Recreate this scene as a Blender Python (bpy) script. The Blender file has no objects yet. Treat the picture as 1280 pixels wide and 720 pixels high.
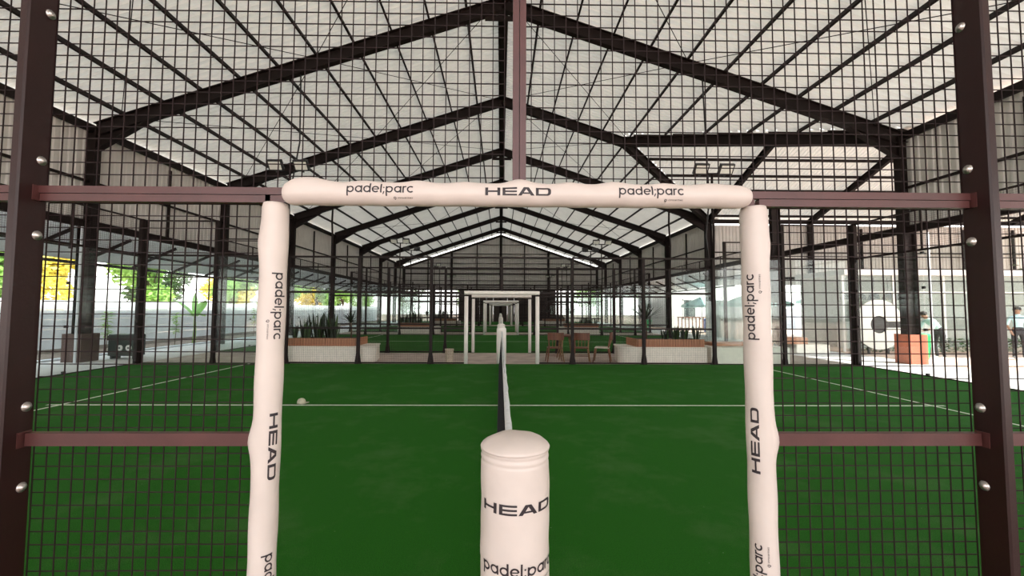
import bpy, math, random
from mathutils import Vector, Matrix, Euler
random.seed(7)
PI = math.pi
S = bpy.context.scene
C = S.collection

# ------------------------------------------------------------------ camera
CX, CH, FPX = -0.045, 1.542, 520.0
cam = bpy.data.cameras.new('camera')
cam.sensor_width = 36.0
cam.lens = FPX / 1280 * 36
cam.shift_x = 7.2 / 1280          # the picture is a slightly off-centre crop
cam.clip_start = 0.05
cam.clip_end = 500
co = bpy.data.objects.new('camera', cam)
C.objects.link(co)
yaw, pitch, roll = math.atan(7.3 / FPX), math.atan(26.5 / FPX), math.radians(0.25)
co.matrix_world = (Matrix.Translation((CX, 0, CH)) @ Matrix.Rotation(-yaw, 4, 'Z')
                   @ Matrix.Rotation(PI / 2 + pitch, 4, 'X') @ Matrix.Rotation(roll, 4, 'Z'))
S.camera = co

# ------------------------------------------------------------------ light
W = bpy.data.worlds.new('hazy_sky')
S.world = W
W.use_nodes = True
wn = W.node_tree
bg = wn.nodes['Background']
tc = wn.nodes.new('ShaderNodeTexCoord')
sp = wn.nodes.new('ShaderNodeSeparateXYZ')
rp = wn.nodes.new('ShaderNodeValToRGB')
rp.color_ramp.elements[0].position = 0.0
rp.color_ramp.elements[0].color = (1.0, 0.97, 0.93, 1)
rp.color_ramp.elements[1].position = 0.7
rp.color_ramp.elements[1].color = (0.80, 0.90, 1.0, 1)
wn.links.new(tc.outputs['Generated'], sp.inputs[0])
wn.links.new(sp.outputs['Z'], rp.inputs[0])
wn.links.new(rp.outputs[0], bg.inputs['Color'])
bg.inputs['Strength'].default_value = 2.4
sun = bpy.data.lights.new('sun', 'SUN')
sun.energy = 7.0
sun.angle = math.radians(1.5)
sun.color = (1.0, 0.93, 0.84)
so = bpy.data.objects.new('sun', sun)
C.objects.link(so)
sd = Vector((math.cos(math.radians(63)), -0.30, math.sin(math.radians(63)))).normalized()
so.rotation_euler = sd.to_track_quat('Z', 'Y').to_euler()
so.location = sd * 60
vs = S.view_settings
vs.view_transform = 'Standard'
vs.look = 'None'
vs.gamma = 1
vs.use_curve_mapping = False
vs.exposure = 0.78
S.cycles.max_bounces = 10
S.cycles.diffuse_bounces = 6
S.cycles.glossy_bounces = 3
S.cycles.transparent_max_bounces = 40
S.cycles.caustics_reflective = False
S.cycles.caustics_refractive = False
S.cycles.sample_clamp_indirect = 8


# ------------------------------------------------------------------ materials
def mat(name, col, rough=0.6, metal=0.0, var=0.0, scale=6.0, bump=0.0, bscale=40.0, col2=None, spec=0.5, stretch=None):
    m = bpy.data.materials.new(name)
    m.use_nodes = True
    nt = m.node_tree
    b = nt.nodes['Principled BSDF']
    b.inputs['Roughness'].default_value = rough
    b.inputs['Metallic'].default_value = metal
    b.inputs['Specular IOR Level'].default_value = spec
    c = (*col, 1)
    b.inputs['Base Color'].default_value = c
    if var or col2 or bump:
        t = nt.nodes.new('ShaderNodeTexCoord')
        mp = nt.nodes.new('ShaderNodeMapping')
        nt.links.new(t.outputs['Object'], mp.inputs[0])
        if stretch:
            mp.inputs['Scale'].default_value = stretch
    if var or col2:
        n = nt.nodes.new('ShaderNodeTexNoise')
        n.inputs['Scale'].default_value = scale
        n.inputs['Detail'].default_value = 5
        nt.links.new(mp.outputs[0], n.inputs['Vector'])
        r = nt.nodes.new('ShaderNodeValToRGB')
        r.color_ramp.elements[0].position = 0.35
        r.color_ramp.elements[1].position = 0.68
        r.color_ramp.elements[0].color = (*[x * (1 - var) for x in col], 1)
        r.color_ramp.elements[1].color = (*(col2 if col2 else [min(1, x * (1 + var)) for x in col]), 1)
        nt.links.new(n.outputs['Fac'], r.inputs[0])
        nt.links.new(r.outputs[0], b.inputs['Base Color'])
    if bump:
        n2 = nt.nodes.new('ShaderNodeTexNoise')
        n2.inputs['Scale'].default_value = bscale
        nt.links.new(mp.outputs[0], n2.inputs['Vector'])
        bp = nt.nodes.new('ShaderNodeBump')
        bp.inputs['Strength'].default_value = bump
        bp.inputs['Distance'].default_value = 0.01
        nt.links.new(n2.outputs['Fac'], bp.inputs['Height'])
        nt.links.new(bp.outputs[0], b.inputs['Normal'])
    return m


def translucent_sheet(name, col, amount):
    m = mat(name, col, 0.55, var=0.05, scale=1.5)
    nt = m.node_tree
    b = nt.nodes['Principled BSDF']
    out = nt.nodes['Material Output']
    tr = nt.nodes.new('ShaderNodeBsdfTranslucent')
    tr.inputs['Color'].default_value = (*col, 1)
    mx = nt.nodes.new('ShaderNodeMixShader')
    mx.inputs[0].default_value = amount
    nt.links.new(b.outputs[0], mx.inputs[1])
    nt.links.new(tr.outputs[0], mx.inputs[2])
    nt.links.new(mx.outputs[0], out.inputs[0])
    return m


def glass(name, tint, refl=1.0, haze=0.0):
    m = bpy.data.materials.new(name)
    m.use_nodes = True
    nt = m.node_tree
    nt.nodes.remove(nt.nodes['Principled BSDF'])
    out = nt.nodes['Material Output']
    tr = nt.nodes.new('ShaderNodeBsdfTransparent')
    tr.inputs[0].default_value = (*tint, 1)
    gl = nt.nodes.new('ShaderNodeBsdfGlossy')
    gl.inputs['Roughness'].default_value = 0.03
    lw = nt.nodes.new('ShaderNodeLayerWeight')
    lw.inputs['Blend'].default_value = 0.5
    pw = nt.nodes.new('ShaderNodeMath'); pw.operation = 'POWER'; pw.inputs[1].default_value = 4.0
    nt.links.new(lw.outputs['Facing'], pw.inputs[0])
    fr = nt.nodes.new('ShaderNodeMath'); fr.operation = 'MULTIPLY_ADD'; fr.inputs[1].default_value = 0.6; fr.inputs[2].default_value = 0.04
    nt.links.new(pw.outputs[0], fr.inputs[0])
    mx = nt.nodes.new('ShaderNodeMixShader')
    nt.links.new(fr.outputs[0], mx.inputs[0])
    nt.links.new(tr.outputs[0], mx.inputs[1])
    nt.links.new(gl.outputs[0], mx.inputs[2])
    last = mx
    if haze:
        df = nt.nodes.new('ShaderNodeBsdfDiffuse')
        df.inputs[0].default_value = (0.8, 0.85, 0.83, 1)
        m2 = nt.nodes.new('ShaderNodeMixShader')
        m2.inputs[0].default_value = haze
        nt.links.new(mx.outputs[0], m2.inputs[1])
        nt.links.new(df.outputs[0], m2.inputs[2])
        last = m2
    nt.links.new(last.outputs[0], out.inputs[0])
    return m


def turf_material():
    m = bpy.data.materials.new('turf')
    m.use_nodes = True
    nt = m.node_tree
    b = nt.nodes['Principled BSDF']
    b.inputs['Roughness'].default_value = 0.95
    b.inputs['Specular IOR Level'].default_value = 0.15
    t = nt.nodes.new('ShaderNodeTexCoord')
    n1 = nt.nodes.new('ShaderNodeTexNoise'); n1.inputs['Scale'].default_value = 1.3; n1.inputs['Detail'].default_value = 7; n1.inputs['Roughness'].default_value = 0.65
    n2 = nt.nodes.new('ShaderNodeTexNoise'); n2.inputs['Scale'].default_value = 170; n2.inputs['Detail'].default_value = 2
    n3 = nt.nodes.new('ShaderNodeTexVoronoi'); n3.inputs['Scale'].default_value = 9.0
    for n in (n1, n2, n3):
        nt.links.new(t.outputs['Object'], n.inputs['Vector'])
    r1 = nt.nodes.new('ShaderNodeValToRGB')
    r1.color_ramp.elements[0].position = 0.50; r1.color_ramp.elements[0].color = (0.015, 0.115, 0.006, 1)
    r1.color_ramp.elements[1].position = 0.80; r1.color_ramp.elements[1].color = (0.055, 0.145, 0.034, 1)
    nt.links.new(n1.outputs['Fac'], r1.inputs[0])
    r2 = nt.nodes.new('ShaderNodeValToRGB')
    r2.color_ramp.elements[0].position = 0.3; r2.color_ramp.elements[0].color = (0.55, 0.55, 0.55, 1)
    r2.color_ramp.elements[1].position = 0.7; r2.color_ramp.elements[1].color = (1.35, 1.35, 1.35, 1)
    nt.links.new(n2.outputs['Fac'], r2.inputs[0])
    mx = nt.nodes.new('ShaderNodeMixRGB'); mx.blend_type = 'MULTIPLY'; mx.inputs[0].default_value = 1
    nt.links.new(r1.outputs[0], mx.inputs[1]); nt.links.new(r2.outputs[0], mx.inputs[2])
    r3 = nt.nodes.new('ShaderNodeValToRGB')          # scattered sand grains and lint
    r3.color_ramp.elements[0].position = 0.018; r3.color_ramp.elements[0].color = (1, 1, 1, 1)
    r3.color_ramp.elements[1].position = 0.03; r3.color_ramp.elements[1].color = (0, 0, 0, 1)
    nt.links.new(n3.outputs['Distance'], r3.inputs[0])
    mx2 = nt.nodes.new('ShaderNodeMixRGB'); mx2.inputs[2].default_value = (0.30, 0.36, 0.24, 1)
    nt.links.new(r3.outputs[0], mx2.inputs[0]); nt.links.new(mx.outputs[0], mx2.inputs[1])
    nt.links.new(mx2.outputs[0], b.inputs['Base Color'])
    bp = nt.nodes.new('ShaderNodeBump'); bp.inputs['Strength'].default_value = 0.6; bp.inputs['Distance'].default_value = 0.01
    nt.links.new(n2.outputs['Fac'], bp.inputs['Height']); nt.links.new(bp.outputs[0], b.inputs['Normal'])
    return m


def wood(name, c1, c2, rough=0.5, stretch=(8, 8, 1)):
    return mat(name, c1, rough, col2=c2, scale=3.0, stretch=stretch, bump=0.1, bscale=30)


M = dict(
    steel=mat('dark_brown_steel', (0.011, 0.006, 0.005), 0.65, var=0.15, scale=3, spec=0.2),
    fence=mat('brown_fence_paint', (0.085, 0.028, 0.026), 0.38, var=0.12, scale=9, bump=0.05, bscale=80),
    fence_far=mat('dark_fence_paint', (0.014, 0.007, 0.006), 0.6, var=0.1, spec=0.25),
    post=mat('shade_darkened_post_paint', (0.024, 0.0075, 0.007), 0.36, var=0.12, spec=0.4, scale=9, bump=0.05, bscale=80),  # darker than the rails: shade of the inner faces mixed into the brown
    wire=mat('fence_wire_paint', (0.016, 0.007, 0.007), 0.6, var=0.1, spec=0.2),
    bolt=mat('zinc_bolt', (0.62, 0.58, 0.55), 0.3, metal=0.9, var=0.1),
    roof=translucent_sheet('white_roof_sheet', (0.705, 0.685, 0.645), 0.08),
    clad=mat('white_wall_cladding', (0.62, 0.59, 0.56), 0.6, var=0.05, scale=2),
    canopy=mat('canopy_sheet', (0.78, 0.83, 0.86), 0.6, var=0.05),
    concrete=mat('walkway_concrete', (0.46, 0.375, 0.33), 0.85, var=0.18, scale=2.0, bump=0.15, bscale=60),
    paving=mat('pale_paving', (0.70, 0.52, 0.43), 0.85, var=0.12, scale=1.2, bump=0.1, bscale=50),
    side_floor=mat('daylit_side_concrete', (0.66, 0.64, 0.63), 0.85, var=0.08, scale=1.5, bump=0.1, bscale=50),  # paler than the walkway: daylight along the open sides put into the colour
    soil=mat('soil', (0.16, 0.12, 0.09), 0.95, var=0.3, scale=3, bump=0.5, bscale=20),
    turf=turf_material(),
    line=mat('white_court_line', (0.62, 0.68, 0.56), 0.9, var=0.12, scale=20),
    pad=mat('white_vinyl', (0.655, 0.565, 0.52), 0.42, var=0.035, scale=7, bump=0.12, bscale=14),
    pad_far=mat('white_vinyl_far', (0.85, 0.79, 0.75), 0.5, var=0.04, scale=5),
    ink=mat('black_print', (0.022, 0.014, 0.018), 0.5, var=0.1),
    net=mat('black_net_cord', (0.006, 0.006, 0.007), 0.8, var=0.2, scale=30),
    tape=mat('white_net_tape', (0.70, 0.72, 0.74), 0.7, var=0.08, scale=20),
    court_glass=glass('court_glass', (0.955, 0.98, 0.97), haze=0.015),
    cafe_glass=glass('cafe_glass', (0.93, 0.965, 0.955), haze=0.04),
    tile=mat('white_small_tile', (0.84, 0.785, 0.70), 0.45, var=0.05, scale=8),
    slat=wood('terracotta_slat', (0.36, 0.150, 0.080), (0.50, 0.24, 0.13)),
    dirt=mat('planter_dirt', (0.05, 0.035, 0.025), 0.95, var=0.3, scale=20),
    brown_wood=wood('red_brown_wood', (0.12, 0.036, 0.017), (0.20, 0.068, 0.03)),
    tan_wood=wood('tan_wood', (0.20, 0.105, 0.04), (0.28, 0.155, 0.065)),
    cushion=mat('pale_seat_cushion', (0.55, 0.50, 0.42), 0.8, var=0.1),
    leaf_dark=mat('backlit_dark_leaf', (0.011, 0.024, 0.008), 0.5, var=0.35, scale=6),  # dark green deepened further: backlit shade put into the leaf colour
    leaf_mid=mat('mid_leaf', (0.045, 0.10, 0.022), 0.5, var=0.35, scale=5),
    leaf_bright=translucent_sheet('bright_leaf', (0.34, 0.55, 0.14), 0.45),
    leaf_yellow=translucent_sheet('yellow_leaf', (0.80, 0.70, 0.16), 0.45),
    leaf_banana=translucent_sheet('banana_leaf', (0.30, 0.58, 0.14), 0.4),
    bark=mat('bark', (0.11, 0.075, 0.05), 0.9, var=0.3, scale=12, bump=0.4),
    panel=mat('pale_wall_panel', (0.76, 0.80, 0.85), 0.8, var=0.07, scale=2),
    plinth=mat('grey_plinth', (0.30, 0.26, 0.24), 0.9, var=0.15, scale=3),
    box_brown=mat('brown_box_paint', (0.085, 0.045, 0.038), 0.55, var=0.15),
    box_orange=mat('terracotta_box_paint', (0.46, 0.130, 0.070), 0.55, var=0.12),
    cabinet=mat('black_cabinet', (0.020, 0.030, 0.028), 0.5, var=0.2),
    dial=mat('white_dial', (0.75, 0.75, 0.72), 0.5, var=0.05),
    lamp_glass=mat('floodlight_glass', (0.80, 0.79, 0.74), 0.25, var=0.05),
    lamp_body=mat('black_lamp_body', (0.015, 0.013, 0.013), 0.5, var=0.1),
    sign=mat('white_sign_face', (0.82, 0.80, 0.74), 0.5, var=0.03),
    sign_dark=mat('dark_sign_back', (0.020, 0.018, 0.018), 0.4, var=0.1),
    green=mat('green_plastic', (0.010, 0.46, 0.14), 0.4, var=0.08),
    blue=mat('blue_plastic', (0.035, 0.12, 0.45), 0.4, var=0.08),
    rattan=mat('beige_rattan', (0.55, 0.46, 0.36), 0.8, var=0.2, scale=40),
    parasol=mat('pale_teal_canvas', (0.48, 0.82, 0.82), 0.8, var=0.06),
    house=mat('white_render', (0.80, 0.79, 0.77), 0.8, var=0.04),
    window_dark=mat('dark_window', (0.05, 0.07, 0.07), 0.2, var=0.1),
    cafe_wall=mat('cafe_inner_wall', (0.34, 0.35, 0.32), 0.8, var=0.06),
    dark_wood=wood('dark_wood_wall', (0.045, 0.025, 0.018), (0.07, 0.04, 0.028)),
    cap_cloth=mat('beige_cap_cloth', (0.42, 0.40, 0.30), 0.9, var=0.12, scale=30),
    skin=mat('skin', (0.30, 0.16, 0.10), 0.6, var=0.06),
    shirt=mat('pale_blue_cloth', (0.42, 0.62, 0.66), 0.85, var=0.08),
    trouser=mat('dark_cloth', (0.030, 0.030, 0.036), 0.85, var=0.15),
    hair=mat('dark_hair', (0.018, 0.013, 0.010), 0.7, var=0.2),
    shoe=mat('white_shoe', (0.6, 0.6, 0.6), 0.7, var=0.05),
)


# ------------------------------------------------------------------ mesh helper
class MB:
    def __init__(self):
        self.v, self.f = [], []

    def add(self, vs, fs):
        k = len(self.v)
        self.v += [tuple(p) for p in vs]
        self.f += [tuple(i + k for i in f) for f in fs]
        return self

    def box(self, x0, x1, y0, y1, z0, z1, mt=None):
        p = [(x0, y0, z0), (x1, y0, z0), (x1, y1, z0), (x0, y1, z0), (x0, y0, z1), (x1, y0, z1), (x1, y1, z1), (x0, y1, z1)]
        if mt is not None:
            p = [mt @ Vector(q) for q in p]
        return self.add(p, [(0, 3, 2, 1), (4, 5, 6, 7), (0, 1, 5, 4), (1, 2, 6, 5), (2, 3, 7, 6), (3, 0, 4, 7)])

    def bevel_box(self, x0, x1, y0, y1, z0, z1, b):
        """box with chamfered vertical edges and a chamfered top"""
        def ring(i, z):
            return [(x0 + b + i, y0 + i, z), (x1 - b - i, y0 + i, z), (x1 - i, y0 + b + i, z), (x1 - i, y1 - b - i, z),
                    (x1 - b - i, y1 - i, z), (x0 + b + i, y1 - i, z), (x0 + i, y1 - b - i, z), (x0 + i, y0 + b + i, z)]
        p = ring(0, z0) + ring(0, z1 - b) + ring(b, z1)
        f = [tuple(reversed(range(8))), tuple(range(16, 24))]
        for r in (0, 8):
            for i in range(8):
                j = (i + 1) % 8
                f.append((r + i, r + j, r + 8 + j, r + 8 + i))
        return self.add(p, f)

    def beam(self, a, b, w, h, up=(0, 0, 1)):
        a, b, up = Vector(a), Vector(b), Vector(up)
        d = (b - a)
        L = d.length
        d.normalize()
        s = d.cross(up).normalized()
        u = s.cross(d).normalized()
        p = []
        for q in (a, b):
            for i, j in ((-1, -1), (1, -1), (1, 1), (-1, 1)):
                p.append(q + s * (w / 2 * i) + u * (h / 2 * j))
        return self.add(p, [(0, 1, 2, 3), (7, 6, 5, 4), (0, 4, 5, 1), (1, 5, 6, 2), (2, 6, 7, 3), (3, 7, 4, 0)])

    def ibeam(self, a, b, w, h, t=0.02, up=(0, 0, 1)):
        a, b, upv = Vector(a), Vector(b), Vector(up)
        d = (b - a).normalized()
        s = d.cross(upv).normalized()
        u = s.cross(d).normalized()
        o = u * (h / 2 - t / 2)
        self.beam(a + o, b + o, w, t, up)
        self.beam(a - o, b - o, w, t, up)
        self.beam(a, b, t, h - 2 * t, up)
        return self

    def tube(self, pts, r, n=8, cap=True):
        pts = [Vector(p) for p in pts]
        rs = r if isinstance(r, (list, tuple)) else [r] * len(pts)
        k = len(self.v)
        prev = None
        for i, p in enumerate(pts):
            d = (pts[min(i + 1, len(pts) - 1)] - pts[max(i - 1, 0)]).normalized()
            if prev is None:
                ref = Vector((0, 0, 1)) if abs(d.z) < 0.9 else Vector((1, 0, 0))
                s = d.cross(ref).normalized()
            else:
                s = (prev - d * prev.dot(d)).normalized()
            prev = s
            t = d.cross(s)
            for j in range(n):
                a = 2 * PI * j / n
                self.v.append(tuple(p + (s * math.cos(a) + t * math.sin(a)) * rs[i]))
        for i in range(len(pts) - 1):
            for j in range(n):
                j2 = (j + 1) % n
                self.f.append((k + i * n + j, k + i * n + j2, k + (i + 1) * n + j2, k + (i + 1) * n + j))
        if cap:
            self.f.append(tuple(k + j for j in reversed(range(n))))
            self.f.append(tuple(k + (len(pts) - 1) * n + j for j in range(n)))
        return self

    def lathe(self, prof, n=16, c=(0, 0, 0), cap=True):
        k = len(self.v)
        for r, z in prof:
            for j in range(n):
                a = 2 * PI * j / n
                self.v.append((c[0] + r * math.cos(a), c[1] + r * math.sin(a), c[2] + z))
        m = len(prof)
        for i in range(m - 1):
            for j in range(n):
                j2 = (j + 1) % n
                self.f.append((k + i * n + j, k + i * n + j2, k + (i + 1) * n + j2, k + (i + 1) * n + j))
        if cap:
            self.f.append(tuple(k + j for j in reversed(range(n))))
            self.f.append(tuple(k + (m - 1) * n + j for j in range(n)))
        return self

    def prism(self, poly, y0, y1):
        """poly of (x, z) extruded along y"""
        n = len(poly)
        p = [(x, y0, z) for x, z in poly] + [(x, y1, z) for x, z in poly]
        f = [tuple(range(n)), tuple(reversed(range(n, 2 * n)))]
        for i in range(n):
            j = (i + 1) % n
            f.append((i, n + i, n + j, j))
        return self.add(p, f)

    def slab(self, poly, z0, z1):
        n = len(poly)
        p = [(x, y, z0) for x, y in poly] + [(x, y, z1) for x, y in poly]
        f = [tuple(reversed(range(n))), tuple(range(n, 2 * n))]
        for i in range(n):
            j = (i + 1) % n
            f.append((i, j, n + j, n + i))
        return self.add(p, f)

    def mesh(self, name, m, smooth=False):
        me = bpy.data.meshes.new(name)
        me.from_pydata(self.v, [], self.f)
        me.materials.append(m)
        if smooth:
            me.polygons.foreach_set('use_smooth', [True] * len(me.polygons))
        me.update()
        return me

    def build(self, name, m, parent=None, smooth=False, loc=(0, 0, 0), rz=0):
        return put(name, self.mesh(name, m, smooth), parent, loc, rz)


def put(name, me, parent=None, loc=(0, 0, 0), rz=0):
    o = bpy.data.objects.new(name, me)
    C.objects.link(o)
    o.location = loc
    o.rotation_euler = (0, 0, rz)
    if parent:
        o.parent = parent
    return o


def tag(o, label=None, cat=None, group=None, kind=None):
    if label: o['label'] = label
    if cat: o['category'] = cat
    if group: o['group'] = group
    if kind: o['kind'] = kind
    return o


def empty(name, loc=(0, 0, 0), rz=0):
    o = put(name, None, None, loc, rz)
    o.empty_display_size = 0.2
    return o


def struct(o):
    o['kind'] = 'structure'
    return o


def stuff(o):
    o['kind'] = 'stuff'
    return o


def copy_tree(o, parent=None):
    c = o.copy()
    C.objects.link(c)
    if parent: c.parent = parent
    for ch in list(o.children):
        copy_tree(ch, c)
    return c


# ------------------------------------------------------------------ hall dimensions
FR = [-11.3, -5.45, 0.40, 6.25, 12.1, 17.95, 23.8, 29.65, 35.5, 41.35, 47.2]   # steel frames along the hall
Y0, Y1 = -11.6, 51.6
HW, EAVE, RIDGE = 12.0, 7.04, 11.08
SL = (RIDGE - EAVE) / HW
VX, VY, VZ = 5.35, 17.95, RIDGE - SL * 5.35          # where the cross gable's ridge meets the main roof
VS = (VZ - EAVE) / 5.85
def roofz(x): return RIDGE - SL * abs(x)
def valley_x(y):
    t = abs(y - VY) / 5.85
    return VX + (HW - VX) * t if t < 1 else None

# ------------------------------------------------------------------ ground and floors
g = MB().slab([(-90, -60), (90, -60), (90, 120), (-90, 120)], -0.3, -0.03).build('ground', M['soil'])
struct(g)
fl = MB().box(-12.75, 12.5, Y0 - 1, Y1 + 0.6, -0.25, 0.0).build('floor', M['concrete'])
struct(fl)
for a, b in ((-12.74, -10.12), (10.12, 12.49)):
    struct(MB().box(a, b, Y0 - 0.9, Y1, -0.05, 0.006).build('floor', M['side_floor']))
pv = MB().box(12.5, 40, -30, 33, -0.25, -0.005).build('pavement', M['paving'])
struct(pv)
pb = MB().box(-12.75, 12.5, -30, Y0 - 1, -0.25, -0.005).build('pavement', M['paving'])
struct(pb)
pl = MB().box(-30, -16.5, -30, 60, -0.25, -0.02).build('pavement', M['paving'])
struct(pl)
kb = MB().box(-12.95, -12.78, Y0 - 1, Y1, -0.1, 0.06).build('trim_1', M['panel'])
struct(kb)

# ------------------------------------------------------------------ ceiling: sheets, purlins, rafters
ceil = struct(empty('ceiling'))


def corrugated(mb, lines, along, pitch=0.21, d=0.032):
    pass


def sheet_main(side):
    """ribbed sheet: one column of vertices for each profile point along y, running ridge -> eave"""
    mb = MB()
    y = Y0
    prof = [(0.0, 0), (0.09, 0), (0.108, 0.06), (0.182, 0.06)]
    cols = []
    while y < Y1 + 0.35:
        for dy, dz in prof:
            yy = y + dy
            xe = HW + 0.75
            if side > 0:
                vx = valley_x(yy)
                if vx is not None: xe = vx
            cols.append((yy, dz, xe))
        y += 0.20
    n = 4
    for yy, dz, xe in cols:
        for i in range(n):
            x = 0.02 + (xe - 0.02) * i / (n - 1)
            mb.v.append((side * x, yy, RIDGE - SL * x + dz))
    for c in range(len(cols) - 1):
        for i in range(n - 1):
            a = c * n + i
            mb.f.append((a, a + 1, a + n + 1, a + n))
    return mb


XR = 34.0
def sheet_cross(side):
    mb = MB()
    x = VX
    prof = [(0.0, 0), (0.09, 0), (0.108, 0.06), (0.182, 0.06)]
    cols = []
    while x < XR:
        for dx, dz in prof:
            xx = x + dx
            run = 5.85 * (xx - VX) / (HW - VX) if xx < HW else 5.85 + 0.6
            cols.append((xx, dz, run))
        x += 0.20
    n = 3
    for xx, dz, run in cols:
        for i in range(n):
            t = run * i / (n - 1)
            mb.v.append((xx, VY + side * t, VZ - VS * t + dz))
    for c in range(len(cols) - 1):
        for i in range(n - 1):
            a = c * n + i
            mb.f.append((a, a + 1, a + n + 1, a + n))
    return mb


sheet_main(-1).build('roof_sheet', M['roof'], ceil)
sheet_main(1).build('roof_sheet', M['roof'], ceil)
sheet_cross(-1).build('roof_sheet', M['roof'], ceil)
sheet_cross(1).build('roof_sheet', M['roof'], ceil)

PH = 0.13
for s in (-1, 1):
    for k in range(1, 11):
        x = 1.117 * k
        z = roofz(x) - PH / 2 - 0.015
        segs = [(Y0, Y1)]
        if s > 0 and x > VX:
            h = 5.85 * (x - VX) / (HW - VX)
            segs = [(Y0, VY - h - 0.05), (VY + h + 0.05, Y1)]
            segs = [(a, b) for a, b in ((Y0, VY - h - 0.05), (VY + h + 0.05, Y1))]
        for a, b in segs:
            MB().beam((s * x, a, z), (s * x, b, z), 0.055, PH, (s * SL, 0, 1)).build('purlin', M['steel'], ceil)
    # eave purlin carrying the sheet edge
    x = 12.55
    for a, b in ([(Y0, Y1)] if s < 0 else [(Y0, 12.0), (23.9, Y1)]):
        MB().beam((s * x, a, roofz(x) - 0.07), (s * x, b, roofz(x) - 0.07), 0.05, 0.1, (s * SL, 0, 1)).build('purlin', M['steel'], ceil)
rb = MB().box(-0.13, 0.13, Y0, Y1, RIDGE - 0.30, RIDGE - 0.20)
rb.box(-0.16, 0.16, Y0, Y1, RIDGE - 0.10, RIDGE - 0.02)
rb.build('ridge_beam', M['steel'], ceil)

for y in FR:
    for s in (-1, 1):
        top = -0.36
        xe = HW - 0.15
        cut = False
        mb = MB()
        mb.ibeam((0, y, RIDGE + top), (s * xe, y, roofz(xe) + top), 0.19, 0.40, 0.025)
        # tapered haunch at the column, gusset at the ridge
        hx = xe - 1.5
        mb.add([(s * xe, y - 0.012, roofz(xe) + top - 0.19), (s * xe, y - 0.012, roofz(xe) + top - 0.62), (s * hx, y - 0.012, roofz(hx) + top - 0.19),
                (s * xe, y + 0.012, roofz(xe) + top - 0.19), (s * xe, y + 0.012, roofz(xe) + top - 0.62), (s * hx, y + 0.012, roofz(hx) + top - 0.19)],
               [(0, 1, 2), (5, 4, 3), (0, 3, 4, 1), (1, 4, 5, 2), (2, 5, 3, 0)])
        mb.beam((s * xe, y, roofz(xe) + top - 0.62), (s * hx, y, roofz(hx) + top - 0.20), 0.19, 0.025)
        if s > 0:
            mb.beam((-0.55, y, RIDGE - 0.80), (0.55, y, RIDGE - 0.80), 0.02, 0.16)
        if s > 0 and abs(y - VY) < 1:          # this rafter stops at the cross gable
            mb = MB().ibeam((0, y, RIDGE + top), (VX + 0.1, y, roofz(VX + 0.1) + top), 0.19, 0.40, 0.025)
        mb.build('rafter', M['steel'], ceil)
# valley beams, cross ridge, cross purlins and cross rafters
for s in (-1, 1):
    MB().ibeam((VX, VY, VZ - 0.34), (HW, VY + s * 5.85, EAVE - 0.30), 0.22, 0.40, 0.025).build('valley_beam', M['steel'], ceil)
    for k in range(0, 6):
        t = 0.25 + 1.1 * k
        xa = VX + (HW - VX) * t / 5.85
        z = VZ - VS * t - PH / 2 - 0.015
        MB().beam((xa + 0.1, VY + s * t, z), (XR, VY + s * t, z), 0.055, PH, (0, s * VS, 1)).build('purlin', M['steel'], ceil)
    for x in (12.0, 18.0, 24.0, 30.0):
        MB().ibeam((x, VY, VZ - 0.34), (x, VY + s * 5.85, EAVE - 0.34), 0.17, 0.32, 0.02).build('rafter', M['steel'], ceil)
    MB().ibeam((HW, VY + s * 5.85, EAVE - 0.35), (XR, VY + s * 5.85, EAVE - 0.35), 0.17, 0.22, 0.02).build('eave_beam', M['steel'], ceil)
MB().ibeam((VX, VY, VZ - 0.30), (XR, VY, VZ - 0.30), 0.15, 0.25, 0.02).build('ridge_beam', M['steel'], ceil)
# bracing rods under the sheets
def rod(x0, ya, x1, yb):
    za, zb = roofz(x0) - 0.22, roofz(x1) - 0.22
    MB().tube([(x0, ya, za), (x1, yb, zb)], 0.011, 5).build('brace_rod', M['steel'], ceil)
for i in (3, 4, 5, 7):
    a, b = FR[i], FR[i + 1]
    for s in (-1, 1):
        for x0, x1 in ((0.2, 5.6), (5.6, 11.2)):
            if s > 0 and x1 > 6 and i in (4, 5):
                continue
            rod(s * x0, a, s * x1, b)
            rod(s * x1, a, s * x0, b)

# ------------------------------------------------------------------ long walls: columns, beams, girts, cladding
def cladding(mb, p0, p1, z0, z1, ntop=None):
    """ribbed vertical cladding from p0 to p1 (plan points)"""
    p0, p1 = Vector((*p0, 0)), Vector((*p1, 0))
    d = p1 - p0
    L = d.length
    d.normalize()
    nrm = Vector((-d.y, d.x, 0))
    k0 = len(mb.v)
    t = 0.0
    n = 0
    prof = [(0.0, 0), (0.10, 0), (0.125, 0.03), (0.175, 0.03)]
    while t < L:
        for dt, dn in prof:
            tt = min(L, t + dt)
            q = p0 + d * tt + nrm * dn
            zt = ntop(q) if ntop else z1
            mb.v.append((q.x, q.y, z0)); mb.v.append((q.x, q.y, zt))
            n += 1
        t += 0.2
    for i in range(n - 1):
        a = k0 + 2 * i
        mb.f.append((a, a + 2, a + 3, a + 1))
    return mb


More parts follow.
